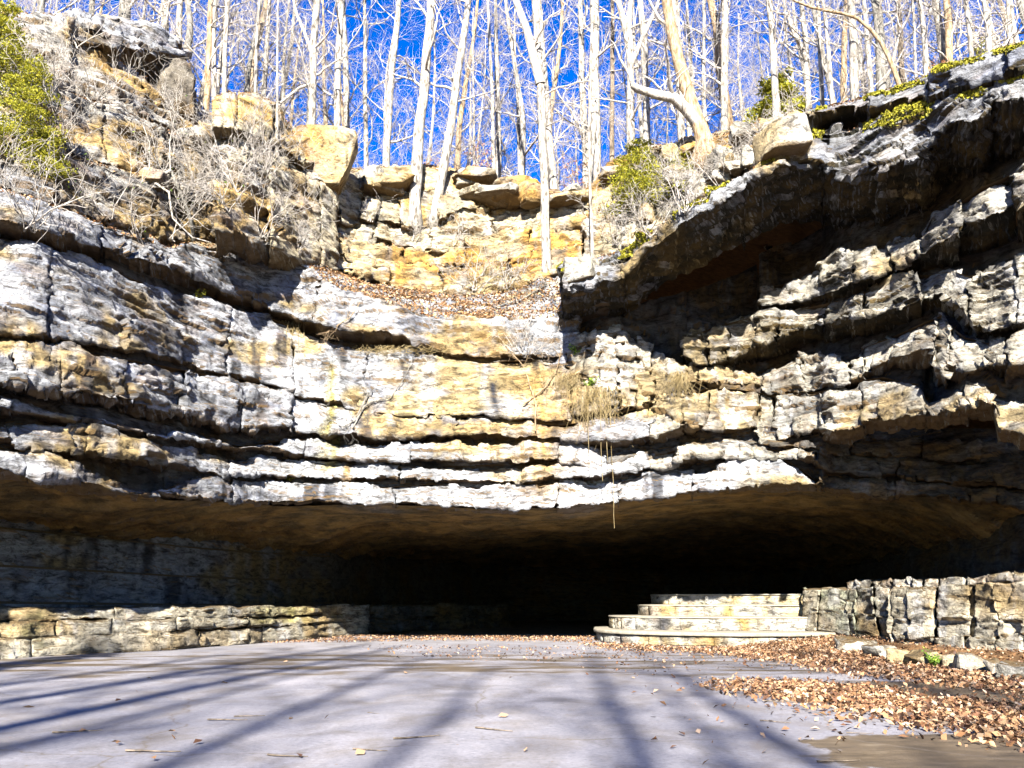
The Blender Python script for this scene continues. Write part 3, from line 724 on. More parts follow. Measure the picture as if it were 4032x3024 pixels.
bed('b7r', 2213, x1, T7r, E7r, [2470, 2930, 3250, 3660, 3900, 4250], 'lime', slope=(r7y, r7D), lam=0.20, rough=0.10, offs=0.12, jit=8, ub=4.6, big=0.15, gap=2, crackdeep=0.9, nu=34, edge=14, fac=0.14)
bed('b8r', 3178, x1, T8r, E8r, [3430, 3660, 3950, 4200], 'lime', slope=(T8r - 6, dT['b8r'] + 2.5), lam=0.08, rough=0.12, offs=0.15, jit=5, ub=3.5, gap=3)
TURa = TUR + 0.5 * (EUR - TUR)
bed('ur1', 2300, 3250, TURa, EUR, 120, 'cream', slope=(TURa - 15, DUR + 1.5), lam=0.12, rough=0.15, offs=0.4, jit=22, base=(DUR, DUR + 0.3), gap=8)
bed('ur2', 2300, 3250, TUR, TURa + 6, 130, 'sand', slope=(TUR - 10, DUR + 3.5), lam=0.10, rough=0.15, offs=0.4, jit=22, base=(DUR + 0.8, DUR + 1.2), gap=8)

# ------------------------------------------------------------------ cave behind the lip
def build_cave():
    px = np.arange(-700, 4800, 11.0)
    lip = L([(-700, 17.5)] + list(zip(PX[::12], dE['b1'][::12])), px) + 0.5
    zlip = CZ + lip * q_of(L(list(zip(PX[::6], E1[::6])), px)) - 0.02
    D2 = L([(-700, 24), (-300, 27), (0, 29), (300, 31), (700, 35), (1000, 39.5), (1300, 46), (1500, 56), (2000, 78), (2600, 84), (3000, 72), (3300, 56), (3600, 38), (3850, 31), (4032, 28), (4800, 24)], px)
    ytop = L([(-700, 2030), (0, 2075), (300, 2105), (700, 2150), (1000, 2175), (1300, 2190), (2000, 2215), (2600, 2235), (3000, 2245), (3300, 2230), (3850, 2160), (4032, 2120), (4800, 2000)], px)
    ztop = CZ + D2 * q_of(ytop)
    rows = []
    n = 84
    for t in np.linspace(0, 1, n):
        D = lip + (D2 + 2.5 - lip) * t ** 1.15
        Z = zlip + (ztop - zlip) * (t ** 1.3)
        rows.append((D, Z))
    D = np.stack([r[0] for r in rows]); Z = np.stack([r[1] for r in rows])
    V = np.stack([xz(px[None, :] * np.ones_like(D), D, Z), D, Z], -1)
    bedn = fbm(V * np.array([0.25, 0.35, 0.4]), 5, 5, 0.6)
    V[..., 2] += (0.45 * bedn + 0.26 * fbm(V * np.array([0.9, 1.6, 1]), 6, 4, 0.6) + 0.22 * np.floor(fbm(V * np.array([0.18, 0.34, 0.2]), 8, 3) * 7) / 2) * np.linspace(0.15, 1, n)[:, None]
    me = mesh_from('cave_ceiling', V, grid_faces(*V.shape[:2])); set_col(me, rock_col(V, 'roof', 3))
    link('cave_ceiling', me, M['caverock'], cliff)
    rows = []
    for t in np.linspace(1.35, -0.03, 70):
        rows.append((D2 + 0.02 + 0.5 * (1 - t) * 0 - 0.6 * np.sin(np.pi * t) * 0, ztop * t + 0.25 * t))
    D = np.stack([r[0] for r in rows]) ; Z = np.stack([r[1] for r in rows])
    D = D - 0.5 * np.floor(3.2 * (1 - Z / ztop[None, :])) * 0.4
    V = np.stack([xz(px[None, :] * np.ones_like(D), D, Z), D, Z], -1)
    V[..., 1] -= 0.55 * fbm(V * np.array([0.35, 0.35, 0.9]), 15, 5, 0.6) + 0.15 * fbm(V * np.array([0.3, 0.3, 5]), 19, 3)
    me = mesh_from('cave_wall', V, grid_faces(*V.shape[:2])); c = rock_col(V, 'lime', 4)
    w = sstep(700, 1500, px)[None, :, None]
    set_col(me, c * (1 - w) * 0.6 + rock_col(V, 'dark', 4) * w * 0.6)  # colour darkens toward the deep middle, painting in the cave's shade
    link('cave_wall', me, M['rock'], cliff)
build_cave()

# ------------------------------------------------------------------ wooded hilltop behind the edge
RY = L(list(zip(PX, np.where(PX < 835, T8l, np.where(PX < 2310, TU2, np.where(PX < 3200, TUR, T8r))))), PX)
RD = np.where(PX < 835, dT['b8l'] + 2.2, np.where(PX < 1330, DU2 + 2.2, np.where(PX < 2310, DU2 + 2.8, np.where(PX < 3200, DUR + 3.0, dT['b8r'] + 2.0))))
RD = np.convolve(np.pad(RD, 8, mode='edge'), np.ones(17) / 17, 'valid')
RZ = zl(RD, RY + 12)
RZ = np.minimum(RZ, zl(RD - 2.0, RY) + 0.1)
def hill_z(px, D):
    """height of the hilltop at photo column px and distance D"""
    rd, rz = np.interp(px, PX, RD), np.interp(px, PX, RZ)
    s = np.maximum(D - rd, 0)
    return rz + 0.10 * s - 0.0006 * s * s + 0.25 * n1(px / 150.0 + s * 0.1, 91, 2) * np.minimum(s / 6, 1)
def build_hill():
    cols = PX[::4]
    rd = np.interp(cols, PX, RD); rz = np.interp(cols, PX, RZ)
    s = np.concatenate([[-1.2, 0], np.linspace(0.8, 60, 36), [80, 110, 140]])
    rowsD = []; rowsZ = []
    for k in s:
        D = rd + k
        Z = hill_z(cols, D)
        if k < 0: Z = rz - 1.5
        if k >= 140: Z = np.full_like(Z, -1.0)
        rowsD.append(D); rowsZ.append(Z)
    D = np.stack(rowsD); Z = np.stack(rowsZ)
    X = (cols[None, :] - 2016) / F * (D * CT + (rz[None, :] - CZ) * ST)
    # let the flanks swing wide and down so that the rock mass is closed behind
    fl = np.clip((np.abs(cols - 2016) - 2150) / 300, 0, 1)[None, :]
    X = X + np.sign(cols - 2016)[None, :] * fl * 25
    Z = Z * (1 - fl * 0.9)
    V = np.stack([X, D, Z], -1)
    tag(link('hill', mesh_from('hill', V, grid_faces(*V.shape[:2]), True), M['earth']), kind='structure')
build_hill()

# where the line of sight through a photo point meets the rock just built
bpy.context.view_layer.update()
DEPS = bpy.context.evaluated_depsgraph_get()
def snap(px, py, D=None):
    d = P(px, py, 10.0) - np.array([0, 0, CZ])
    d = d / np.linalg.norm(d)
    ok, loc, nrm, idx, ob, mt = SC.ray_cast(DEPS, (0, 0, CZ), tuple(d))
    if ok: return np.array(loc)
    return P(px, py, D if D else 35.0)

# ------------------------------------------------------------------ low rock ledge, curved stone steps, fissured outcrop
def ledge():
    root = empty('rock_ledge', tuple(P(600, 2560, 29.0) * np.array([1, 1, 0])))
    tag(root, 'long low ledge of layered pale rock running into the cave beside the pavement', 'rock ledge')
    D0 = L([(-430, 21.5), (0, 24.7), (300, 26.8), (672, 29.3), (978, 33.5), (1222, 37.7), (1352, 40.9), (1450, 43)], PX)
    wob = 0.25 * n1(PX / 160, 401, 2)
    D0 = D0 + wob
    zs = [-0.04, 0.60, 1.02, 1.42]
    for k in range(3):
        z0 = zs[k] + 0.05 * n1(PX / 220, 410 + k, 2) * (k > 0); z1 = zs[k + 1] + 0.05 * n1(PX / 220, 411 + k, 2)
        back = 0.13 * k
        E, T = y_of(D0 + back, z0), y_of(D0 + back, z1)
        Dk = D0 + back + 0.14 * n1(PX / 90, 420 + k, 2)
        bd = 0.6 if k < 2 else 3.4
        bed('ledge%d' % k, -430, 1450, T, E, (520, 430, 800)[k], 'warm', slope=(y_of(Dk + bd, z1 + 0.02), Dk + bd), lam=0.018, rough=0.06, offs=0.06, fac=0.045,
            jit=4, gap=3, big=0.10, ub=0.9, edge=5, base=(Dk, Dk + 0.12), nface=16, parent=root, name='stone', bulge=0.06, crackdeep=0.35, skew=4)
ledge()

def inner_ledge():
    root = empty('rock_ledge', tuple(P(1650, 2480, 52.0) * np.array([1, 1, 0])))
    tag(root, 'low dim rock ledge deep in the cave past the end of the sunlit ledge', 'rock ledge')
    D0 = L([(1440, 45), (1620, 49), (1900, 56), (2100, 62)], PX)
    for k, (za, zb) in enumerate(((-0.05, 0.75), (0.74, 1.42))):
        Dk = D0 + 0.2 * k
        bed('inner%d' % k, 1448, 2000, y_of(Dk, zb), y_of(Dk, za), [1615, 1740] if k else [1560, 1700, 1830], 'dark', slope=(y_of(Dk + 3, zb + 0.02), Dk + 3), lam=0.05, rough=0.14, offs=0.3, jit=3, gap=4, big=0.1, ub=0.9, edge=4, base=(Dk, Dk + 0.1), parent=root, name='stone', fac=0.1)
inner_ledge()

def outcrop():
    root = empty('rock_outcrop', tuple(P(3700, 2590, 25.5) * np.array([1, 1, 0])))
    tag(root, 'waist-high outcrop of pale rock split by dark upright cracks beside the stone steps', 'rock outcrop')
    D0 = L([(3120, 34.6), (3160, 33.8), (3291, 31.5), (3444, 29.2), (3536, 27.6), (3811, 24.6), (4032, 22.4), (4480, 19.5)], PX)
    top = L([(3120, 2330), (3160, 2322), (3371, 2318), (3811, 2312), (4032, 2298), (4480, 2270)], PX)
    mid1 = L([(3120, 2400), (3200, 2396), (3371, 2398), (3560, 2392), (3811, 2400), (4032, 2400), (4480, 2400)], PX)
    foot = L([(3150, 2470), (3230, 2500), (3291, 2522), (3444, 2560), (3536, 2592), (3811, 2612), (4032, 2636), (4480, 2690)], PX)
    ttop = L([(3330, 2296), (3371, 2288), (3627, 2280), (3811, 2276), (4032, 2246), (4480, 2190)], PX)
    c1 = [3178, 3240, 3330, 3372, 3420, 3482, 3512, 3556, 3590, 3640, 3690, 3735, 3800, 3826, 3880, 3960, 4060, 4160, 4300]
    c2 = [3210, 3300, 3345, 3400, 3442, 3478, 3530, 3575, 3600, 3650, 3742, 3812, 3838, 3925, 4010, 4100, 4200, 4330]
    cc = [3225, 3345, 3372, 3450, 3500, 3520, 3585, 3690, 3806, 3830, 3925, 4060, 4160, 4300]
    bed('oc1', 3155, 4480, top, foot, cc, 'warm', slope=(top - 4, D0 + 1.4), lam=0.03, rough=0.08, offs=0.2, jit=6, gap=15, big=0.05, ub=0.8, base=(D0, D0 + 0.35), parent=root, name='stone', crackdeep=1.1, skew=13, edge=5, rr0=0.015, fac=0.07, nface=56)
    bed('oc3', 3335, 4480, ttop, top + 4, [3400, 3440, 3470, 3520, 3600, 3640, 3700, 3815, 3900, 4000, 4120, 4300], 'step', slope=(ttop - 3, D0 + 5.0), lam=0.03, rough=0.12, offs=0.15, jit=3, gap=12, big=0.1, ub=0.8, base=(D0 + 1.0, D0 + 1.2), parent=root, name='stone', crackdeep=0.6, skew=4, edge=3)
    # dark backing so that the cracks end in rock
    px = np.arange(3160, 4480, 20.0)
    d = np.interp(px, PX, D0) + 1.35
    z1 = CZ + d * q_of(np.interp(px, PX, top)) - 0.1
    D = np.stack([d, d]); Z = np.stack([z1, np.full_like(d, -0.1)])
    V = np.stack([xz(px[None] * np.ones_like(D), D, Z), D, Z], -1)
    me = mesh_from('core', V, grid_faces(2, len(px))); set_col(me, rock_col(V, 'dark'))
    link('core', me, M['rock'], root)
outcrop()

def sphere_rock(w, d, h, seed, boxy=0.45, n=22, rough=0.12):
    """angular boulder about the origin, base at z=0"""
    r = np.random.default_rng(seed)
    th = np.linspace(0, np.pi, n); ph = np.linspace(0, 2 * np.pi, 2 * n)
    T_, P_ = np.meshgrid(th, ph, indexing='ij')
    v = np.stack([np.sin(T_) * np.cos(P_), np.sin(T_) * np.sin(P_), np.cos(T_)], -1)
    v = np.sign(v) * np.abs(v) ** boxy
    for _ in range(6):                      # flat breaks
        nrm = r.normal(size=3); nrm /= np.linalg.norm(nrm)
        c = r.uniform(0.75, 1.05)
        s = (v * nrm).sum(-1) - c
        v = v - np.where(s > 0, s, 0)[..., None] * nrm
    v = v * np.array([w, d, h]) / 2
    nn = v / np.maximum(np.linalg.norm(v, axis=-1, keepdims=True), 1e-6)
    q = v + seed * 3.17
    v = v + nn * (rough * fbm(q * 1.2, seed, 4, 0.55) + 0.5 * rough * fbm(q * np.array([0.6, 0.6, 4.0]), seed + 5, 3) + 0.4 * rough * facets(q, seed))[..., None]
    v[..., 2] += h / 2
    return v

def boulder(name, px, py, D, wpx, hpx, seed, style='sand', depth=None, rotz=0.0, tilt=0.0, parent=None, label=None, boxy=0.45, group=None, rough=0.12, sink=0.1):
    """rock whose foot stands at photo point px,py at distance D"""
    b = P(px, py, D)
    s = (D * CT + (b[2] - CZ) * ST) / F
    w, h = wpx * s, hpx * s
    dep = depth if depth is not None else w * 0.8
    v = sphere_rock(w, dep, h * (1 + sink), seed, boxy, rough=rough)
    v[..., 2] -= h * sink
    ct, st = math.cos(tilt), math.sin(tilt)
    v = np.stack([v[..., 0] * ct - v[..., 2] * st, v[..., 1], v[..., 0] * st + v[..., 2] * ct], -1)
    ct, st = math.cos(rotz), math.sin(rotz)
    v = np.stack([v[..., 0] * ct - v[..., 1] * st, v[..., 0] * st + v[..., 1] * ct, v[..., 2]], -1)
    col = rock_col(v + b, style, seed)
    me = mesh_from(name, v if parent is None else v + b, grid_faces(*v.shape[:2]))
    set_col(me, col)
    o = link(name, me, M['boulder'], parent)
    if parent is None:
        o.location = tuple(b)
    if label: tag(o, label, 'boulder', group)
    return o

def perch(px, py, back=0.3):
    """distance of the rock surface at a photo point"""
    return float(snap(px, py)[1]) + back
BO = [
 ('boulder', 1276, 712, 262, 190, 5, 'sand', 2.6, 0.15, 0.03, 0.22, 0.07, 0.5, 'big squarish white boulder on the cliff edge beside the leaf-filled notch'),
 ('rock_pillar', 700, 425, 140, 215, 13, 'dark', 1.3, 0.2, 0.03, 0.26, 0.22, 0.3, 'dark upright rock under the end of the jutting slab'),
 ('boulder', 2870, 700, 150, 110, 14, 'pale', 1.6, 0.2, 0.05, 0.24, 0.08, 0.3, 'pale square block among saplings above the shaded roof edge'),
 ('boulder', 3085, 600, 190, 120, 15, 'pale', 1.8, -0.1, 0.08, 0.24, 0.08, 0.3, 'mossy pale block next to the dark end of the top slab'),
 ('boulder', 2290, 1120, 150, 95, 16, 'pale', 1.6, -0.3, 0.05, 0.38, 0.12, 0.55, 'mossy pale block at the tip of the overhanging roof'),
 ('boulder', 2350, 1225, 170, 80, 17, 'lime', 2.6, 0.2, 0.2, 0.5, 0.2, -0.6, 'small white nose of rock under the tip of the overhanging roof')]
for nm, px, py, w_, h_, sd, sty, dep, rz_, ti_, bx_, ro_, back, lab in BO:
    boulder(nm, px, py, perch(px, py, back), w_, h_, sd, sty, dep, rz_, ti_, label=lab, boxy=bx_, rough=ro_, sink=0.25)
def jutting_slab():
    D = dT['b8l'] - 0.35
    T_ = L([(205, 118), (235, 66), (290, 46), (360, 52), (440, 66), (580, 92), (670, 140), (738, 186)], PX)
    E_ = L([(205, 128), (300, 150), (430, 182), (560, 196), (640, 208), (738, 218)], PX)
    E_ = np.maximum(E_, T_ + 12)
    root = empty('flat_boulder', tuple(P(470, 190, 26)))
    tag(root, 'flat layered grey slab jutting from the skyline above a dark hollow', 'boulder')
    Tm = T_ + 0.5 * (E_ - T_)
    bed('slab1', 215, 735, Tm, E_, [455], 'lime', slope=(Tm - 6, D + 2.6), lam=0.16, rough=0.14, offs=0.1, jit=5, ub=3.0, base=(D, D + 0.1), parent=root, name='rock_layer', fac=0.1, edge=12, gap=2, nu=16)
    bed('slab2', 215, 700, T_, Tm + 5, [380], 'white', slope=(T_ - 8, D + 2.6), lam=0.14, rough=0.14, offs=0.1, jit=5, ub=1.5, base=(D + 0.25, D + 0.6), parent=root, name='rock_layer', fac=0.1, edge=12, gap=2)
jutting_slab()
r_ = np.random.default_rng(44)
for k in range(13):                      # broken rocks heaped along the notch rim
    px = r_.uniform(1340, 2300)
    if 1540 < px < 1790: px += 260
    i = int(np.argmin(np.abs(PX - px)))
    t = r_.uniform(0.15, 1.0)
    py = TU2[i] + t * (TU1[i] - TU2[i]) + 10
    D = DU2[i] + 1.0 - 1.3 * t
    boulder('broken_rock', px, py, D, r_.uniform(90, 210), r_.uniform(35, 80), 100 + k, 'sand' if k % 3 else 'pale', None, r_.uniform(-0.6, 0.6), r_.uniform(-0.25, 0.25), parent=cliff, boxy=0.38, rough=0.16)
for k in range(14):
    px = r_.uniform(2330, 3150)
    i = int(np.argmin(np.abs(PX - px)))
    t = r_.uniform(0.1, 0.9)
    py = TUR[i] + t * (EUR[i] - TUR[i])
    boulder('broken_rock', px, py, DUR[i] + 1.0 - 1.4 * t, r_.uniform(50, 130), r_.uniform(35, 80), 140 + k, 'sand' if k % 2 else 'pale', None, r_.uniform(-0.6, 0.6), r_.uniform(-0.25, 0.25), parent=cliff, boxy=0.38, rough=0.16)
for k in range(16):
    px = r_.uniform(-100, 1000)
    i = int(np.argmin(np.abs(PX - px)))
    py, D = (T6l[i], dT['b6l'][i]) if k % 2 else (T7l[i], dT['b7l'][i])
    boulder('broken_rock', px, py + 15, D + 0.2, r_.uniform(60, 170), r_.uniform(30, 80), 170 + k, 'slope', None, r_.uniform(-0.6, 0.6), r_.uniform(-0.1, 0.5), parent=cliff, boxy=0.4, rough=0.2)
foot_names = ['blocky grey stone', 'squat brown stone', 'small wedge of stone', 'broad low stone', 'pale cube of rock', 'slanting stone', 'dark cracked stone', 'tilted flat stone', 'rounded end stone']
foot_where = ['at the end of the steps under the outcrop', 'half sunk in leaves under the outcrop', 'behind the green weed under the outcrop', 'in front of the wide crack of the outcrop', 'beside the green weed under the outcrop', 'at the outcrop foot past the green weed', 'below the dark hollow of the outcrop', 'propped at the outcrop foot near the picture edge', 'nearest the picture edge under the outcrop']
for k, (px, py, w, h) in enumerate([(3380, 2552, 130, 48), (3470, 2575, 100, 45), (3540, 2592, 80, 50), (3630, 2600, 110, 46), (3700, 2606, 90, 44), (3770, 2612, 80, 40), (3840, 2622, 110, 52), (3925, 2632, 90, 50), (4010, 2645, 100, 55)]):
    z = 0.16
    D = ground_D(py, z)
    boulder('foot_stone', px, py, D, w * 1.25, h * 0.8, 200 + k, 'pale', None, r_.uniform(-0.5, 0.5), r_.uniform(-0.15, 0.15), label=foot_names[k] + ' ' + foot_where[k], boxy=0.3, rough=0.1, sink=0.7, group='stones at the outcrop foot')
for k, (px, py, w, h, lab) in enumerate([(100, 2570, 60, 26, 'small grey stone in the shade at the near end of the ledge'), (165, 2562, 40, 24, 'pale fist-sized stone lying at the ledge foot'), (270, 2568, 46, 20, 'flat pebble at the ledge foot where the sun begins')]):
    boulder('loose_stone', px, py + 6, ground_D(py + 6), w, h, 230 + k, 'lime', None, 0.3 * k, 0, label=lab, boxy=0.5, rough=0.03, sink=0.1, group='loose stones by the ledge')

# ---- curved steps
def resample(pts, n):
    pts = np.asarray(pts, float)
    s = np.concatenate([[0], np.cumsum(np.linalg.norm(np.diff(pts, axis=0), axis=1))])
    # smooth spline-like pass by chaikin
    for _ in range(3):
        a = pts[:-1] * 0.75 + pts[1:] * 0.25; b = pts[:-1] * 0.25 + pts[1:] * 0.75
        pts = np.concatenate([pts[:1], np.stack([a, b], 1).reshape(-1, 2), pts[-1:]])
    s = np.concatenate([[0], np.cumsum(np.linalg.norm(np.diff(pts, axis=0), axis=1))])
    t = np.linspace(0, s[-1], n)
    return np.stack([np.interp(t, s, pts[:, 0]), np.interp(t, s, pts[:, 1])], 1), s[-1]

def steps():
    c0 = P(2800, 2540, 34)
    root = empty('stone_steps', (c0[0], c0[1], 0))
    tag(root, 'four curved tiers of stone steps with concrete treads at the cave mouth', 'steps')
    tiers = [
        ([(2352, 39.5), (2345, 35.6), (2450, 33.7), (2600, 32.5), (2800, 31.6), (3010, 31.2), (3285, 31.8)], 0.0, 0.50),
        ([(2402, 40.0), (2396, 36.6), (2500, 34.9), (2700, 33.8), (2950, 33.2), (3225, 33.4)], 0.50, 1.03),
        ([(2515, 41.0), (2510, 37.4), (2650, 36.0), (2900, 35.2), (3180, 35.0)], 1.03, 1.50),
        ([(2566, 42.0), (2560, 38.6), (2700, 37.6), (2900, 37.0), (3175, 36.2)], 1.50, 1.96)]
    t = NT('tread_concrete')
    n = t.noise(t.pos(), 5, 6, 0.65)
    c = t.ramp(n, [(0.3, (0.12, 0.11, 0.08)), (0.5, (0.165, 0.15, 0.12)), (0.7, (0.215, 0.195, 0.16))])
    conc = t.finish(c, 0.9, t.bump(n, 0.4, 0.03))
    r = np.random.default_rng(61)
    for ti, (pts, z0, z1) in enumerate(tiers):
        w = np.array([[xz(px, D, (z0 + z1) / 2), D] for px, D in pts])
        cv, ln = resample(w, 160)
        tan = np.gradient(cv, axis=0); tan /= np.linalg.norm(tan, axis=1, keepdims=True)
        nor = np.stack([tan[:, 1], -tan[:, 0]], 1)       # outward, to the viewer
        th = 0.13 if ti == 0 else 0.06
        zt = z1 - th
        # riser: a recessed mortar core with single stones proud of it
        zz = np.linspace(z0 - 0.04, zt, 5)
        V = np.stack([np.stack([cv[:, 0] - 0.07 * nor[:, 0], cv[:, 1] - 0.07 * nor[:, 1], np.full(len(cv), z)], 1) for z in zz])
        V = V + (0.02 * fbm(V * 5, 7 + ti, 3))[..., None] * np.array([0, 1, 0])
        me = mesh_from('riser', V, grid_faces(*V.shape[:2])); set_col(me, rock_col(V, 'step', 8 + ti) * 0.8)
        riser = link('riser', me, M['rock'], root)
        nrow = 1
        for row in range(nrow):
            s = -0.1 * r.uniform(); za = z0 + (zt - z0) * row / nrow; zb = z0 + (zt - z0) * (row + 1) / nrow
            while s < ln - 0.15:
                L_ = r.uniform(0.45, 1.5)
                a, b = max(s, 0.0), min(s + L_, ln)
                s += L_
                if b - a < 0.12: continue
                m_ = 6
                tt = np.linspace(a + 0.003, b - 0.003, m_) / ln * (len(cv) - 1)
                cx = np.interp(tt, np.arange(len(cv)), cv[:, 0]); cy = np.interp(tt, np.arange(len(cv)), cv[:, 1])
                nx = np.interp(tt, np.arange(len(cv)), nor[:, 0]); ny = np.interp(tt, np.arange(len(cv)), nor[:, 1])
                out = r.uniform(-0.002, 0.008)
                j0, j1 = r.uniform(-0.03, 0.03, 2)
                prof = [(-0.08, zb - 0.001 + j1), (out - 0.006, zb - 0.003 + j1), (out + 0.004, zb - 0.03 + j1), (out + r.uniform(-0.01, 0.02), (za + zb) / 2), (out, za + 0.03 + j0), (out - 0.008, za + 0.004 + j0), (-0.08, za + 0.001 + j0)]
                ends = np.ones(m_); 
                V = np.zeros((len(prof), m_ + 2, 3))
                for pi, (o_, z) in enumerate(prof):
                    oo = np.full(m_, o_); oo[0] -= 0.02; oo[-1] -= 0.02
                    V[pi, 1:-1] = np.stack([cx + nx * oo, cy + ny * oo, np.full(m_, z)], 1)
                    V[pi, 0] = (cx[0] - nx[0] * 0.09, cy[0] - ny[0] * 0.09, z); V[pi, -1] = (cx[-1] - nx[-1] * 0.09, cy[-1] - ny[-1] * 0.09, z)
                V[..., :2] += 0.03 * np.stack([noise(V * 3.1, 31), noise(V * 3.1, 32)], -1)
                me = mesh_from('stone', V, grid_faces(*V.shape[:2])); set_col(me, rock_col(V, 'step', 9) * r.uniform(0.95, 1.04))
                o = link('stone', me, M['rock'], riser)
                o.location = (0, 0, 0)
        # tread slab with its nosing
        ov = 0.12 if ti == 0 else 0.03
        prof = [(-0.06, zt + 0.002), (ov - 0.02, zt), (ov, zt + 0.02), (ov, z1 - 0.02), (ov - 0.02, z1), (-0.3, z1 + 0.005), (-1.2, z1 + 0.012), (-3.2, z1 + 0.02)]
        V = np.zeros((len(prof), len(cv), 3))
        for pi, (o_, z) in enumerate(prof):
            V[pi] = np.stack([cv[:, 0] + nor[:, 0] * o_, cv[:, 1] + nor[:, 1] * o_, np.full(len(cv), z)], 1)
        V[..., 2] += 0.006 * noise(V * 2.0, 77)
        V[:, :, :2] += (0.02 * noise(V * 1.5, 78))[..., None]
        link('tread', mesh_from('tread', V, grid_faces(*V.shape[:2])), conc, root)
steps()

# ------------------------------------------------------------------ trees
class Tubes:
    """tubes along polylines, gathered and built together"""
    def __init__(s): s.L = {}; s.V = []; s.any = False
    def add(s, pts, rad, sides):
        s.V.append(np.asarray(pts, float)); s.any = True
        s.L.setdefault((len(pts), sides), []).append((pts, rad))
    def mesh(s, name):
        VV, FF, n0 = [], [], 0
        for (k, m), items in s.L.items():
            pts = np.array([i[0] for i in items], float); rad = np.array([np.asarray(i[1], float) for i in items])
            t = np.gradient(pts, axis=1)
            t /= np.maximum(np.linalg.norm(t, axis=2, keepdims=True), 1e-9)
            ref = np.where(np.abs(t[:, :1, :1]) < 0.8, np.array([1.0, 0, 0]), np.array([0, 1.0, 0]))
            u = np.cross(t, np.broadcast_to(ref, t.shape)); u /= np.maximum(np.linalg.norm(u, axis=2, keepdims=True), 1e-9)
            v = np.cross(t, u)
            a = np.linspace(0, 2 * np.pi, m, endpoint=False)
            ring = pts[:, :, None] + rad[:, :, None, None] * (np.cos(a)[:, None] * u[:, :, None] + np.sin(a)[:, None] * v[:, :, None])
            i = np.arange(k - 1)[:, None] * m; j = np.arange(m)[None, :]; j2 = (j + 1) % m
            f = np.stack([i + j, i + j2, i + m + j2, i + m + j], -1).reshape(1, -1, 4) + (np.arange(len(items)) * k * m)[:, None, None] + n0
            VV.append(ring.reshape(-1, 3)); FF.append(f.reshape(-1, 4)); n0 += len(items) * k * m
        return mesh_from(name, np.concatenate(VV), np.concatenate(FF), True)

def unit(v): return v / max(math.sqrt(v[0] * v[0] + v[1] * v[1] + v[2] * v[2]), 1e-9)
def cross(a, b): return np.array([a[1] * b[2] - a[2] * b[1], a[2] * b[0] - a[0] * b[2], a[0] * b[1] - a[1] * b[0]])

def wander(r, start, d, length, n, curl, upk):
    pts = [np.array(start, float)]
    d = unit(np.array(d, float))
    for k in range(n):
        d = unit(d + r.normal(size=3) * curl + np.array([0, 0, upk]))
        pts.append(pts[-1] + d * length / n)
    return np.array(pts)

def branch(T, r, start, d, length, rad, level, kids, curl=0.22, upk=0.10, thick=1.0):
    n = (6, 5, 4, 3)[min(level, 3)]
    pts = wander(r, start, d, length, n, curl, upk)
    rr = np.linspace(rad, rad * (0.25 if level < 3 else 0.35), n + 1)
    T.add(pts, np.maximum(rr, 0.0035 * thick), (6, 4, 3, 3)[min(level, 3)])
    if level >= len(kids): return
    for k in range(kids[level]):
        f = r.uniform(0.2, 1.0)
        x = f * n; i = min(int(x), n - 1)
        p = pts[i] + (pts[i + 1] - pts[i]) * (x - i)
        dd = unit(pts[i + 1] - pts[i])
        side = unit(cross(dd, r.normal(size=3)))
        nd = unit(dd * r.uniform(0.5, 1.0) + side * r.uniform(0.6, 1.1))
        branch(T, r, p, nd, length * r.uniform(0.35, 0.65), rad * (1 - 0.7 * f) * 0.55 + 0.003, level + 1, kids, curl * 1.15, upk, thick)

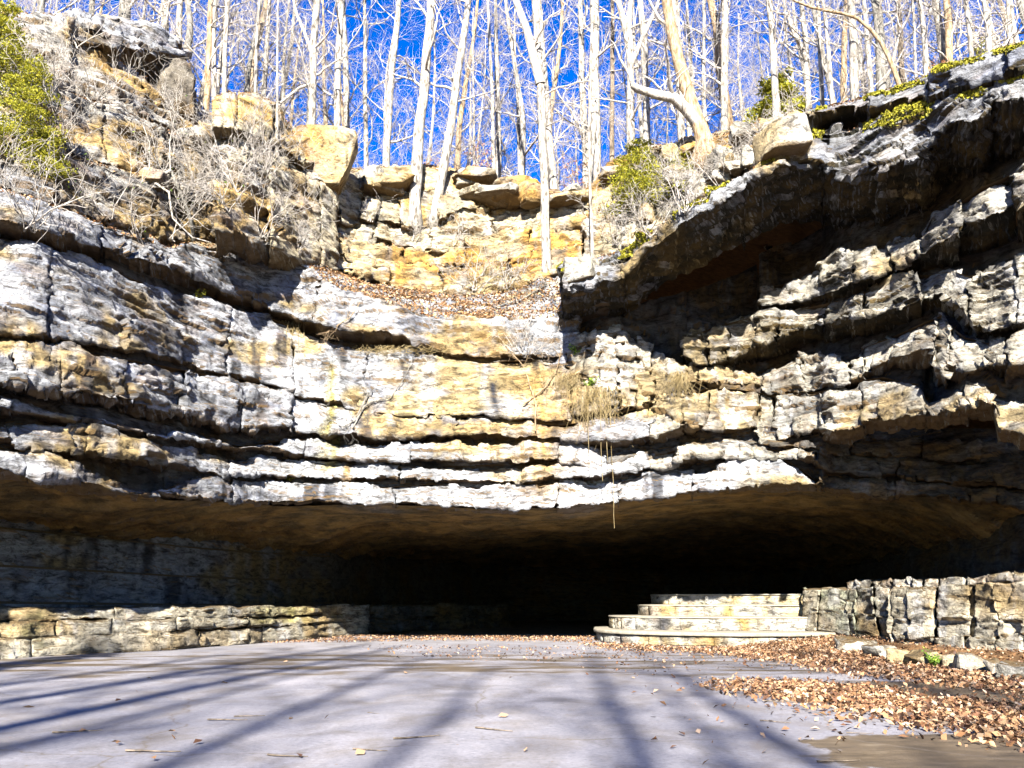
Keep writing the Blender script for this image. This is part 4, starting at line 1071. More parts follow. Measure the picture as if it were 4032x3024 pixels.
def make_tree(name, path, rads, bark, seed, limbs=12, limb_len=(2.0, 4.5), from_f=0.2, kids=(5, 5), twig='twig', label=None, group=None, flare=1.35, cat='tree', side=None, extra=None):
    """path in world coordinates from the foot up; rads along it"""
    r = np.random.default_rng(seed)
    path = np.asarray(path, float)
    s = np.concatenate([[0], np.cumsum(np.linalg.norm(np.diff(path, axis=0), axis=1))])
    n = max(14, int(s[-1] / 0.55))
    t = np.linspace(0, s[-1], n)
    pts = np.stack([np.interp(t, s, path[:, k]) for k in range(3)], 1)
    ker = np.array([1, 2, 3, 2, 1]) / 9.0
    for k in range(2):
        pts[:, k] = np.convolve(np.pad(pts[:, k], 2, mode='edge'), ker, 'valid')
    rad = np.interp(t, s, rads)
    pts[:, 0] += 0.35 * rad * n1(t * 0.7 + seed, 700, 2); pts[:, 1] += 0.35 * rad * n1(t * 0.7 + seed, 701, 2)
    rad = rad * (1 + (flare - 1) * np.exp(-t / 0.5)) * (1 + 0.12 * n1(t * 1.3 + seed, 702, 2))
    base = pts[0].copy()
    pts = pts - base
    root = empty(name, tuple(base))
    if label: tag(root, label, cat, group)
    T = Tubes()
    dn = pts[0] - np.array([0, -0.5, 0.25])
    T.add(np.concatenate([[dn], pts]), np.concatenate([[rad[0] * 1.1], rad]), 12)
    me = T.mesh('trunk')
    o = link('trunk', me, M[bark], None); o.parent = root
    C = Tubes()
    for k in range(limbs):
        f = from_f + (1 - from_f) * (k + r.uniform(0, 1)) / limbs
        x = f * (n - 1); i = min(int(x), n - 2)
        p = pts[i] + (pts[i + 1] - pts[i]) * (x - i)
        a = r.uniform(0, 2 * np.pi)
        d = np.array([math.cos(a), 0.8 * math.sin(a), r.uniform(0.25, 1.1)])
        ll = r.uniform(*limb_len) * (1.15 - 0.45 * f)
        branch(C, r, p, d, ll, min(rad[i] * r.uniform(0.22, 0.45), 0.09), 0, kids)
    for e in (extra or []):
        pp = np.asarray(e[0], float) - base
        C.add(pp, np.linspace(e[1], e[2], len(pp)), 7)
        for k in range(4):
            j = r.integers(1, len(pp))
            branch(C, r, pp[j], unit(pp[j] - pp[j - 1]) + r.normal(size=3) * 0.5, r.uniform(1.2, 2.5), e[2] * 0.7, 1, kids)
    if C.any:
        c = link('crown', C.mesh('crown'), M[twig], None); c.parent = root
    return root

def hill_base(px, d):
    D = float(np.interp(px, PX, RD)) + d
    return D, float(hill_z(px, D))

def traced(label, pts, w0, w1, D=None, d=3.0, bark='bark_pale', seed=0, name='bare_tree', tall=7.0, lean=0.0, **kw):
    """trunk through photo points, foot first; on the hilltop d metres behind the edge, or at distance D"""
    pts = list(pts)
    if D is None:
        D, z = hill_base(pts[0][0], d)
        sgn = xz(pts[0][0], D, z)
        foot = np.array([sgn, D, z - 0.1])
        path = [foot] + [P(x, y, D + lean * k / len(pts)) for k, (x, y) in enumerate(pts[1:])]
        path = [p for k, p in enumerate(path) if k == 0 or p[2] > foot[2] + 0.5]
    else:
        hit = snap(pts[0][0], pts[0][1] + 14)
        D = float(hit[1]) + 0.1
        foot = hit - np.array([0, 0, 0.15])
        path = [foot] + [P(x, y, D + lean * k / len(pts)) for k, (x, y) in enumerate(pts[1:])]
    up_ = unit(path[-1] - path[-2]); up_ = unit(up_ + np.array([0, 0, 0.6]))
    path.append(path[-1] + up_ * tall * 0.5); path.append(path[-1] + unit(up_ + np.array([0.1, 0, 0.5])) * tall * 0.5)
    dd = (D * CT + (path[0][2] - CZ) * ST) / F
    r0, r1 = 0.88 * w0 * dd / 2, 0.88 * w1 * dd / 2
    n = len(path)
    rads = list(np.linspace(r0, r1, n - 2)) + [r1 * 0.7, r1 * 0.35]
    return make_tree(name, path, rads, bark, 1000 + seed, label=label, **kw)

G1 = 'bare trees along the cliff edge'
TR = [
 # label, points (foot first), widths, dict
 ('stout pale trunk rising from the rocks left of the notch', [(1630, 845), (1645, 549), (1673, 305), (1700, 0)], 54, 40, dict(D=35.6, limbs=12, from_f=0.35)),
 ('leaning slim trunk beside the stout pale one over the notch', [(1706, 838), (1761, 580), (1792, 366), (1828, 122), (1847, 0)], 44, 28, dict(D=35.2, limbs=12, from_f=0.3)),
 ('tall white pole-straight trunk standing on the leaf terrace', [(2152, 1043), (2139, 610), (2127, 305), (2115, 122), (2103, 0)], 40, 32, dict(D=33.4, limbs=13, from_f=0.35, extra='fork3')),
 ('pale trunk standing right behind the white pole-straight one', [(2190, 755), (2164, 549), (2145, 300), (2120, 0)], 38, 26, dict(d=2)),
 ('straight pale trunk with dark bare limb left of the stout one', [(1511, 671), (1535, 366), (1566, 61), (1570, 0)], 36, 24, dict(d=2.5)),
 ('thin trunk on the rim just past the white boulder', [(1444, 650), (1438, 305), (1436, 0)], 22, 16, dict(d=4)),
 ('pale trunk directly behind the big white boulder', [(1377, 560), (1358, 183), (1350, 0)], 30, 24, dict(d=4)),
 ('very slender pale sapling near the middle of the notch', [(1950, 712), (1938, 366), (1920, 0)], 18, 13, dict(d=3, limb_len=(1.2, 2.5))),
 ('crooked forked trunk near the lowest point of the rim', [(2054, 740), (2060, 458), (2040, 330), (2010, 150), (1990, 0)], 28, 16, dict(d=4)),
 ('wide pale trunk at the rim just left of the green bush', [(2347, 700), (2341, 305), (2341, 0)], 50, 42, dict(d=2.5)),
 ('thin whip-like tree rooted beside the tip of the overhanging roof', [(2335, 1005), (2320, 671), (2323, 366), (2330, 100), (2340, 0)], 15, 8, dict(D=30.5, limbs=10, limb_len=(1, 2.2), from_f=0.3, tall=3)),
 ('dark blotched trunk between two pale ones over the bush', [(2408, 600), (2411, 300), (2411, 0)], 24, 18, dict(d=5, bark='bark_dark')),
 ('pale forked trunk over the yellow green bush', [(2487, 560), (2481, 183), (2430, 0)], 42, 26, dict(d=2.5, extra='fork12')),
 ('pale slanting trunk beside the broken limb over the bush', [(2555, 560), (2536, 183), (2520, 0)], 36, 28, dict(d=3)),
 ('massive leaning trunk with peeling cream bark and a broken limb', [(2790, 560), (2772, 545), (2711, 367), (2670, 250), (2640, 92), (2622, 0)], 70, 48, dict(D=30.6, bark='bark_warm', limbs=9, from_f=0.4, extra='limb14', flare=1.7)),
 ('straight white trunk right of the massive leaning one', [(2851, 430), (2852, 200), (2857, 0)], 36, 32, dict(d=3)),
 ('thin grey trunk close behind the massive leaning one', [(2772, 430), (2772, 200), (2772, 0)], 19, 14, dict(d=6)),
 ('pale trunk in front of the small evergreen', [(3059, 480), (3047, 244), (3028, 0)], 34, 28, dict(D=27.5, limbs=11)),
 ('trunk with a snapped side stub at the end of the top slab', [(3187, 430), (3175, 183), (3155, 0)], 28, 22, dict(d=2, extra='stub18')),
 ('leaning pale pole second past the end of the top slab', [(3248, 400), (3224, 61), (3220, 0)], 22, 16, dict(d=3)),
 ('narrow pale trunk third past the end of the top slab', [(3291, 385), (3262, 183), (3240, 0)], 21, 15, dict(d=2)),
 ('thick white trunk over the middle of the top slab', [(3371, 375), (3360, 150), (3352, 0)], 40, 34, dict(d=2)),
 ('slim trunk left of the thick grey one over the top slab', [(3444, 350), (3414, 122), (3400, 0)], 25, 18, dict(d=2)),
 ('thick grey mottled trunk over the top slab', [(3481, 345), (3465, 150), (3450, 0)], 46, 40, dict(d=2.5, bark='bark_grey')),
 ('brown sapling arching far over the other trunks toward the gap', [(3597, 300), (3493, 189), (3430, 110), (3371, 62), (3270, 45), (3169, 24), (3096, -10)], 22, 9, dict(d=0.8, bark='bark_warm', limbs=7, limb_len=(0.8, 1.6), from_f=0.4, tall=1.5, kids=(4, 3))),
 ('dark trunk behind the arching sapling', [(3560, 310), (3548, 150), (3536, 0)], 26, 22, dict(d=4, bark='bark_dark')),
 ('thin straight stem at the foot of the arching sapling', [(3615, 300), (3600, 100), (3594, 0)], 14, 10, dict(d=2, limb_len=(1, 2))),
 ('pale curved trunk just past the arching sapling', [(3658, 275), (3640, 120), (3621, 0)], 25, 19, dict(d=2)),
 ('blurry yellowish trunk over the leaf-strewn ridge', [(3744, 250), (3735, 100), (3728, 0)], 36, 30, dict(d=5, bark='bark_warm')),
 ('pale leaning trunk over the mossy ridge', [(3841, 235), (3818, 90), (3799, 0)], 23, 18, dict(d=2)),
 ('forked pale trunk near the end of the mossy ridge', [(3902, 200), (3890, 80), (3878, 0)], 29, 24, dict(d=2)),
 ('outermost pale trunk over the mossy ridge', [(3990, 185), (3975, 60), (3970, 0)], 22, 18, dict(d=3)),
 ('dark S-shaped grey trunk rising past the jutting slab', [(680, 345), (726, 214), (755, 145), (757, 120), (742, 79), (738, 0)], 36, 24, dict(D=25.0, bark='bark_grey', limbs=8, from_f=0.3)),
 ('yellow-lit trunk just past the dark upright rock', [(805, 390), (824, 183), (830, 0)], 30, 24, dict(d=0.6, bark='bark_warm')),
 ('slim trunk between the yellow-lit one and the cream boulder', [(845, 370), (842, 200), (844, 0)], 25, 18, dict(d=2)),
 ('mottled pale trunk standing over the leaning cream boulder', [(879, 370), (886, 183), (897, 0)], 24, 18, dict(d=1.5)),
 ('thick pale trunk behind the end of the jutting slab', [(659, 160), (650, 60), (648, 0)], 36, 32, dict(d=3)),
 ('cream trunk next to the S-shaped one behind the slab', [(702, 180), (706, 60), (710, 0)], 31, 26, dict(d=2)),
 ('very thick grey trunk over the jutting slab', [(488, 110), (492, 40), (494, 0)], 54, 50, dict(d=3, bark='bark_grey')),
 ('shaded blue-grey trunk over the rounded white rock', [(360, 90), (361, 30), (362, 0)], 26, 22, dict(d=3, bark='bark_grey')),
 ('stout straight trunk behind the cream boulders', [(1227, 450), (1233, 183), (1251, 0)], 36, 30, dict(d=2.5, extra='limb38')),
 ('pale leaning trunk at the shoulder of the white boulder', [(1322, 540), (1330, 300), (1344, 0)], 34, 28, dict(d=2)),
 ('hair-thin sapling in front of the cream boulders', [(1092, 560), (1092, 280), (1094, 0)], 12, 8, dict(D=28.4, limb_len=(0.8, 1.8), limbs=9, from_f=0.25, tall=3)),
 ('young trunk over the gap between slab and cream boulders', [(1000, 380), (1010, 180), (1020, 0)], 16, 12, dict(d=3)),
 ('grey trunk above the mossy hillside shrub at the picture edge', [(150, 150), (160, 60), (165, 0)], 30, 26, dict(d=2, bark='bark_grey')),
]
def extra_of(key, D):
    if key == 'fork3': return [([P(2128, 330, D), P(2100, 220, D - .3), P(2075, 120, D - .5), P(2030, 0, D - .8), P(2020, -120, D - 1)], 0.26, 0.15)]
    if key == 'fork12': return [([P(2484, 260, D), P(2530, 150, D - .3), P(2590, 20, D - .5), P(2610, -80, D)], 0.16, 0.08), ([P(2482, 200, D), P(2476, 90, D), P(2490, -60, D)], 0.2, 0.14)]
    if key == 'limb14': return [([P(2760, 500, D), P(2700, 430, D - .2), P(2652, 385, D - .4), P(2580, 372, D - .6), P(2510, 350, D - .6), P(2490, 335, D - .6)], 0.30, 0.15)]
    if key == 'stub18': return [([P(3178, 240, D), P(3150, 175, D - .2), P(3120, 110, D - .3), P(3100, 55, D - .3)], 0.12, 0.09)]
    if key == 'limb38': return [([P(1230, 330, D), P(1180, 345, D - .3), P(1110, 400, D - .6), P(1080, 440, D - .8)], 0.10, 0.04), ([P(1232, 220, D), P(1200, 130, D), P(1170, 60, D), P(1150, -20, D)], 0.12, 0.06)]
for k, (lab, pts, w0, w1, kw) in enumerate(TR):
    kw = dict(kw)
    ex = kw.pop('extra', None)
    if ex:
        D = (float(snap(pts[0][0], pts[0][1] + 14)[1]) + 0.1) if 'D' in kw else hill_base(pts[0][0], kw.get('d', 3))[0]
        kw['extra'] = extra_of(ex, D)
    kw.setdefault('limbs', 10); kw.setdefault('from_f', 0.2)
    traced(lab, pts, w0, w1, seed=k, group=G1, **kw)

# ---- wood behind: prototypes with their parts, copied
def proto(seed, h, r0, bark):
    r = np.random.default_rng(seed)
    path = [np.array([0, 0, -0.3])]
    d = np.array([r.uniform(-.06, .06), r.uniform(-.06, .06), 1])
    for k in range(8):
        d = unit(d + np.array([*r.normal(size=2) * 0.05, 0.25])); path.append(path[-1] + d * h / 8)
    return make_tree('woodland_tree', path, np.linspace(r0, r0 * 0.25, 9), bark, seed, limbs=18, limb_len=(2.2, 5.0), from_f=0.16, kids=(6, 6))
protos = [proto(50 + k, h, r0, b) for k, (h, r0, b) in enumerate([(20, 0.17, 'bark_pale'), (24, 0.24, 'bark_pale'), (17, 0.12, 'bark_pale'), (22, 0.20, 'bark_grey'), (15, 0.09, 'bark_pale'), (26, 0.27, 'bark_warm')])]
LABW = 'bare grey tree in the wood behind the cliff edge'
r = np.random.default_rng(404)
def copy_tree(o, loc, rz, sc):
    c = o.copy(); COL.objects.link(c)
    c.location = loc; c.rotation_euler = (0, 0, rz); c.scale = (sc, sc, sc)
    for ch in o.children:
        d = ch.copy(); COL.objects.link(d); d.parent = c
    return c
for k in range(84):
    px = -250 + 4550 * ((k * 0.618034) % 1.0) + r.uniform(-30, 30)
    d = 5 + 24 * r.uniform() ** 1.2
    D, z = hill_base(px, d)
    loc = (float(xz(px, D, z)), D, z - 0.05)
    if k < len(protos):
        o = protos[k]; o.location = loc
    else:
        o = copy_tree(protos[int(r.integers(len(protos)))], loc, r.uniform(0, 6.28), r.uniform(0.75, 1.15))
    tag(o, LABW, 'tree', 'wood behind the cliff edge')

# far thicket that nobody could count
def thicket():
    r = np.random.default_rng(9)
    T = Tubes()
    for k in range(3400):
        px = r.uniform(-300, 4350)
        D, z = hill_base(px, r.uniform(14, 40))
        zz = z + r.uniform(0.5, 20)
        p = np.array([float(xz(px, D, z)), D, zz])
        d = np.array([r.normal() * 0.5, r.normal() * 0.4, r.uniform(0.3, 1)])
        branch(T, r, p, d, r.uniform(1.5, 3.5), r.uniform(0.012, 0.026), 1, (0, 3), 0.2, 0.08)
    o = link('distant_thicket', T.mesh('distant_thicket'), M['twig'])
    tag(o, 'haze of fine pale twigs far behind the cliff-top trees', 'thicket', kind='stuff')
thicket()

# ---- trees across the pavement, behind the viewer: their shadows fall over the ground and the wall
SHAD = [(-0.75, 0.20, 30, 'tall bare tree rooted behind the viewer whose shadow crosses the middle'),
        (-8.6, 0.34, 31, 'bare tree behind the viewer casting the widest shadow toward the ledge'),
        (-5.1, 0.22, 29, 'bare tree behind the viewer casting the slim slanting shadow'),
        (2.1, 0.19, 30, 'bare tree behind the viewer casting the forked shadow near the leaves'),
        (4.9, 0.24, 31, 'bare tree behind the viewer casting the shadow across the leaf drift'),
        (-13.0, 0.34, 31, 'bare tree behind the viewer shading the near end of the ledge'),
        (-16.5, 0.36, 30, 'thick bare tree far to the side behind the viewer'),
        (9.5, 0.22, 32, 'bare tree behind the viewer shading the outcrop')]
SHAD += [(-10.8, 0.2, 28, 'slim bare tree between two thick ones behind the viewer'), (-3.0, 0.16, 26, 'young bare tree behind the viewer close to the middle one'), (7.2, 0.2, 29, 'bare tree behind the viewer with a straight slim stem'), (-7.0, 0.18, 30, 'leggy bare tree behind the viewer between the wide and the slim shadow'), (-11.8, 0.3, 33, 'tallest bare tree behind the viewer over the ledge side'), (0.7, 0.13, 27, 'thin bare tree behind the viewer just past the middle one')]
SHAD = [(x - 11.0 * math.tan(SUN_AZ), -21.0 - 1.5 * (k % 3), h, r0, lab) for k, (x, r0, h, lab) in enumerate(SHAD)]
for k, (x, y, h, r0, lab) in enumerate(SHAD):
    rr = np.random.default_rng(800 + k)
    path = [np.array([x, y, -0.3])]
    d = np.array([rr.uniform(-.04, .04), 0, 1.0])
    for j in range(8):
        d = unit(d + np.array([*rr.normal(size=2) * 0.04, 0.3])); path.append(path[-1] + d * h / 8)
    make_tree('bare_tree', path, np.linspace(r0 * 1.35, r0 * 0.4, 9), 'bark_grey', 820 + k, limbs=20, limb_len=(3.0, 7.0), from_f=0.30, kids=(5, 4), label=lab, group='bare trees behind the viewer')

# ------------------------------------------------------------------ leaves, moss, shrubs, vines
def leaf_mesh(name, pts, size, r, flat=0.5, aspect=0.6, sizevar=0.45, nrm=None):
    """folded four-point leaves, one per point"""
    n = len(pts)
    pts = np.asarray(pts, float)
    a = r.uniform(0, 2 * np.pi, n)
    d = np.stack([np.cos(a), np.sin(a), r.normal(size=n) * flat], 1)
    d /= np.linalg.norm(d, axis=1, keepdims=True)
    up_ = np.stack([r.normal(size=n) * flat, r.normal(size=n) * flat, np.ones(n)], 1)
    s = np.cross(up_, d); s /= np.maximum(np.linalg.norm(s, axis=1, keepdims=True), 1e-6)
    w = np.cross(d, s)
    L_ = (size * (1 + r.uniform(-sizevar, sizevar, n)))[:, None]
    curl = r.uniform(-0.1, 0.45, n)[:, None]
    b = pts - d * L_ * 0.5
    t = pts + d * L_ * 0.5 + w * L_ * 0.2 * curl
    l = pts + s * L_ * aspect * 0.5 + w * L_ * curl * 0.5
    q = pts - s * L_ * aspect * 0.5 + w * L_ * curl * 0.5
    V = np.stack([b, l, t, q], 1).reshape(-1, 3)
    i = np.arange(n)[:, None] * 4
    Fc = np.concatenate([i + np.array([[0, 1, 2]]), i + np.array([[0, 2, 3]])], 0)
    me = mesh_from(name, V, Fc, False, 3)
    at = me.attributes.new('rnd', 'FLOAT', 'POINT')
    at.data.foreach_set('value', np.repeat(r.uniform(0, 1, n), 4).astype(np.float32))
    return me

def on_patches(patches, n, r, keep=None, lift=0.03):
    """random points on grid patches, weighted by area"""
    tri = []
    for Pn in patches:
        a, b, c, d = Pn[:-1, :-1], Pn[1:, :-1], Pn[1:, 1:], Pn[:-1, 1:]
        tri.append(np.stack([a, b, c, d], -2).reshape(-1, 4, 3))
    tri = np.concatenate(tri)
    if keep is not None:
        tri = tri[keep(tri.mean(1))]
    area = np.linalg.norm(np.cross(tri[:, 1] - tri[:, 0], tri[:, 3] - tri[:, 0]), axis=1)
    i = r.choice(len(tri), n, p=area / area.sum())
    u, v = r.uniform(size=(2, n, 1))
    q = tri[i]
    p = q[:, 0] * (1 - u) * (1 - v) + q[:, 1] * u * (1 - v) + q[:, 2] * u * v + q[:, 3] * (1 - u) * v
    return p + np.array([0, 0, lift]) * r.uniform(0, 1, (n, 1))

def px_of(p):
    d = p[..., 1] * CT + (p[..., 2] - CZ) * ST
    return 2016 + F * p[..., 0] / d

R5 = np.random.default_rng(55)
M['litter2'] = leaf_mat('sunbleached_leaves', [(0.0, (0.06, 0.028, 0.012)), (0.3, (0.17, 0.08, 0.03)), (0.7, (0.29, 0.17, 0.08)), (1.0, (0.36, 0.27, 0.17))])
def litter(name, label, pts, size=0.11, mat='litter', cat='leaves', **kw):
    o = link(name, leaf_mesh(name, pts, size, R5, **kw), M[mat])
    tag(o, label, cat, kind='stuff')
    return o
pts = np.concatenate([
    on_patches(surf['b5l'], 7500, R5, lambda c: px_of(c) > 880, 0.10),
    on_patches(surf['b5l'] + surf['b6l'] + surf['b7l'] + surf['b8l'], 5000, R5, lambda c: px_of(c) < 1000, 0.06),
    on_patches(surf['u1'] + surf['u2'] + surf['u3'] + surf['ur1'] + surf['ur2'], 5000, R5, None, 0.06)])
litter('leaf_litter', 'brown fallen leaves covering the terrace and ledges of the cliff', pts, 0.12, mat='litter2', flat=0.7)
pts = on_patches(surf['b7r'] + surf['b8r'], 5500, R5, lambda c: noise(c * 0.9, 12) > -0.12, 0.08)
litter('leaf_litter', 'brown fallen leaves along the mossy ridge over the shaded roof', pts, 0.10, flat=0.6)

def in_poly(x, y, poly):
    poly = np.asarray(poly); n = len(poly); c = np.zeros(len(x), bool); j = n - 1
    for i in range(n):
        xi, yi, xj, yj = *poly[i], *poly[j]
        c ^= ((yi > y) != (yj > y)) & (x < (xj - xi) * (y - yi) / (yj - yi + 1e-12) + xi)
        j = i
    return c

def drift_h(x, y):
    """leaves bank up against the steps and the outcrop"""
    D0 = np.interp(x, [float(xz(p_, d_, 0.3)) for p_, d_ in ((3100, 33), (3291, 31), (3444, 28.8), (3536, 27.0), (3811, 24.2), (4032, 22.0), (4480, 19))], [33, 31, 28.8, 27.0, 24.2, 22.0, 19])
    return 0.32 * np.clip(1 - (D0 - y) / 4.5, 0, 1) * sstep(7.5, 10.5, x)

def drift_mesh():
    x = np.linspace(6.5, 18, 60); y = np.linspace(14, 34, 80)
    X, Y = np.meshgrid(x, y, indexing='ij')
    Z = drift_h(X.ravel(), Y.ravel()).reshape(X.shape) - 0.05 + 0.045 * sstep(0, 0.06, drift_h(X.ravel(), Y.ravel()).reshape(X.shape))
    V = np.stack([X, Y, Z], -1)
    global BANK
    BANK = V
    tag(link('leaf_bank', mesh_from('leaf_bank', V, grid_faces(*V.shape[:2]), True), M['earth']), 'low bank of soil and leaves against the outcrop', 'leaf bank', kind='stuff')
drift_mesh()

def drift(poly_px, n, thick=0.10, soft=0.35, seed=1):
    poly = np.array([G(px, py)[:2] for px, py in poly_px])
    lo, hi = poly.min(0), poly.max(0)
    out = []
    tot = 0
    while tot < n:
        q = R5.uniform(lo - 0.4, hi + 0.4, (n * 3, 2))
        d = noise(np.stack([q[:, 0] * 0.8, q[:, 1] * 0.8, np.full(len(q), seed * 1.7)], 1), 21)
        jq = q + soft * R5.normal(size=q.shape)
        k = in_poly(jq[:, 0], jq[:, 1], poly) & (R5.uniform(size=len(q)) < np.clip(0.75 + 1.4 * d, 0.05, 1))
        q = q[k]; out.append(q); tot += len(q)
    q = np.concatenate(out)[:n]
    z = 0.02 + thick * R5.uniform(size=n) ** 1.5 + drift_h(q[:, 0], q[:, 1])
    return np.column_stack([q, z])
pts = np.concatenate([
    drift([(2640, 2560), (3000, 2552), (3290, 2530), (3550, 2600), (4032, 2645), (4400, 2690), (4400, 2790), (4032, 2745), (3700, 2700), (3400, 2665), (3150, 2620), (2850, 2580)], 21000, 0.10, 0.4, 1),
    drift([(2960, 2530), (3290, 2518), (3500, 2560), (3500, 2620), (3200, 2590)], 4000, 0.15, 0.2, 3),
    drift([(2820, 2700), (3000, 2684), (3250, 2694), (3600, 2745), (4032, 2795), (4400, 2850), (4400, 2990), (4032, 2925), (3600, 2868), (3300, 2785), (3000, 2738)], 9000, 0.06, 0.5, 2)])
pts = np.concatenate([pts, on_patches([BANK], 11000, R5, lambda c: c[:, 2] > 0.0, 0.07)])
litter('leaf_drift', 'thick drifts of orange brown leaves along the outcrop and steps', pts, 0.085, flat=0.7, sizevar=0.65)
pts = np.concatenate([
    drift([(1050, 2532), (1400, 2503), (2340, 2503), (2340, 2530), (1700, 2522), (1300, 2530)], 5500, 0.05, 0.4, 4),
    drift([(2300, 2532), (2650, 2550), (2700, 2575), (2400, 2560)], 2000, 0.06, 0.3, 5),
    drift([(1500, 2540), (2900, 2560), (3100, 2640), (1600, 2590)], 900, 0.03, 0.6, 6),
    drift([(2300, 2600), (4000, 2760), (4032, 3024), (3300, 3024)], 260, 0.01, 0.8, 7)])
litter('leaf_scatter', 'thin scatter of brown leaves before the cave mouth', pts, 0.085, flat=0.5, sizevar=0.6)

# single leaves and twigs lying on the open pavement
lf = [leaf_mesh('fallen_leaf', np.zeros((1, 3)), 0.09 + 0.02 * k, np.random.default_rng(k), 0.4) for k in range(5)]
tw = []
for k in range(3):
    T = Tubes(); rr = np.random.default_rng(70 + k)
    p = wander(rr, (-0.25, 0, 0.012), (1, 0, 0), 0.5, 6, 0.18, 0.0); p[:, 2] = 0.012
    T.add(p, np.linspace(0.010, 0.004, 7), 4); tw.append(T.mesh('fallen_twig'))
for k in range(34):
    px, py = R5.uniform(100, 3900), 2600 + 400 * R5.uniform() ** 0.8
    g = G(px, py)
    o = link('fallen_leaf', lf[k % 5], M['litter']); o.location = (g[0], g[1], 0.03); o.rotation_euler = (0, 0, R5.uniform(0, 6.28))
    tag(o, 'single dry leaf lying on the open pavement', 'leaf', 'single leaves on the pavement')
for k in range(16):
    px, py = R5.uniform(100, 3500), 2620 + 380 * R5.uniform()
    g = G(px, py)
    o = link('fallen_twig', tw[k % 3], M['bark_dark']); o.location = (g[0], g[1], 0.006); o.rotation_euler = (0, 0, R5.uniform(-0.5, 0.5)); o.scale = (R5.uniform(0.5, 1.3),) * 3
    tag(o, 'short brown twig lying on the open pavement', 'twig', 'twigs on the pavement')

# moss cushions on the roof edge
def moss():
    fr = [f[:max(2, int(len(f) * 0.30))] for f in faces_of['b7r'] + faces_of['b8r']] + [q_[-5:] for q_ in surf['b7r'] + surf['b8r']]
    def keep(c):
        p = px_of(c)
        z = (np.abs(p - 2260) < 70) | (np.abs(p - 2760) < 110) | ((p > 3000) & (p < 3250)) | ((p > 3400) & (p < 4100)) | ((p > 2430) & (p < 2560))
        return z & (noise(c * 1.1, 5) > -0.12)
    p = on_patches(fr, 42000, R5, keep, 0.07)
    p[:, 1] -= R5.uniform(0, 0.05, len(p))
    me = leaf_mesh('moss', p, 0.09, R5, 1.2, 0.8)
    tag(link('moss', me, M['mossleaf']), 'bright yellow green moss on the lip of the shaded roof', 'moss', kind='stuff')
M['mossleaf'] = leaf_mat('moss_leaves', [(0.0, (0.05, 0.05, 0.004)), (0.5, (0.16, 0.15, 0.006)), (1.0, (0.27, 0.245, 0.015))])
moss()

# ---- evergreens
def evergreen(name, label, base, h, w, seed, n_br=34, dens=46, leaf=0.10, mat='needle', droop=0.25, zmin=0.08, group=None, cat='evergreen'):
    r = np.random.default_rng(seed)
    root = empty(name, tuple(base)); tag(root, label, cat, group)
    T = Tubes()
    st = wander(r, (0, 0, -0.15), (r.uniform(-.1, .1), 0, 1), h + 0.15, 9, 0.05, 0.2)
    T.add(st, np.linspace(0.05, 0.012, 10), 6)
    lp = []
    for k in range(n_br):
        f = zmin + (0.98 - zmin) * k / n_br
        p = np.array([np.interp(f * 9, range(10), st[:, j]) for j in range(3)])
        a = k * 2.4 + r.uniform(-.4, .4)
        ll = w * 0.5 * (1 - f * 0.75) * r.uniform(0.6, 1.15)
        b = wander(r, p, (math.cos(a), math.sin(a), 0.35), ll, 5, 0.12, -droop * 0.4)
        T.add(b, np.linspace(0.014, 0.004, 6), 3)
        m = int(dens * ll)
        if m < 2: continue
        t = r.uniform(0.15, 1.0, m) ** 0.8 * 5
        q = np.stack([np.interp(t, range(6), b[:, j]) for j in range(3)], 1)
        sd = np.cross(unit(b[-1] - b[0]), [0, 0, 1])
        q = q + sd * (r.normal(size=(m, 1)) * 0.16 * ll) + r.normal(size=(m, 3)) * np.array([0.05, 0.05, 0.05])
        q[:, 2] -= np.abs(r.normal(size=m)) * 0.05
        lp.append(q)
    s = link('stem', T.mesh('stem'), M['bark_grey']); s.parent = root
    f = link('foliage', leaf_mesh('foliage', np.concatenate(lp), leaf, r, 0.8, 0.35), M[mat]); f.parent = root
    return root
evergreen('evergreen_sapling', 'yellow green hemlock-like sapling on the hillside at the picture edge', snap(40, 640), 3.9, 3.4, 1, 60, 170, 0.11)
evergreen('evergreen_sapling', 'low feathery evergreen below the taller one on the hillside', snap(150, 700), 1.8, 2.6, 2, 34, 170, 0.10)
evergreen('evergreen_bush', 'loose yellow green bush above the roof tip beside bare trunks', snap(2560, 850), 3.8, 4.6, 3, 64, 130, 0.14)
evergreen('evergreen_bush', 'small olive bush tucked under the massive leaning trunk', snap(2690, 770), 2.2, 2.6, 4, 36, 120, 0.12)
D_, z_ = hill_base(3070, 1.0)
evergreen('evergreen_sapling', 'round yellow green evergreen behind the trunks over the top slab', (float(xz(3075, D_, z_)), D_, z_), 4.0, 4.6, 5, 80, 150, 0.17, zmin=0.12)
D_, z_ = hill_base(3860, 5.0)
evergreen('evergreen_sapling', 'dull green evergreen glimpsed high over the mossy ridge', (float(xz(3860, D_, z_)), D_, z_), 5.5, 2.2, 6, 30, 60, 0.13, zmin=0.5)

# young beeches that keep rusty leaves
def rusty(px, d, h, seed, label):
    D, z = hill_base(px, d)
    evergreen('rusty_sapling', label, (float(xz(px, D, z)), D, z), h, 5.0, seed, 26, 22, 0.13, 'rust', -0.1, 0.25, 'rusty leaved saplings', 'sapling')
rusty(1880, 2.5, 4.6, 11, 'sapling holding rusty leaves at the middle of the notch rim')
rusty(2250, 4.0, 5.2, 12, 'taller rusty leaved sapling right of the white pole-straight trunk')
rusty(1700, 5.0, 4.0, 13, 'faint rusty sapling behind the stout pale trunk')
rusty(3720, 3.0, 3.5, 14, 'rusty twiggy sapling over the mossy ridge')

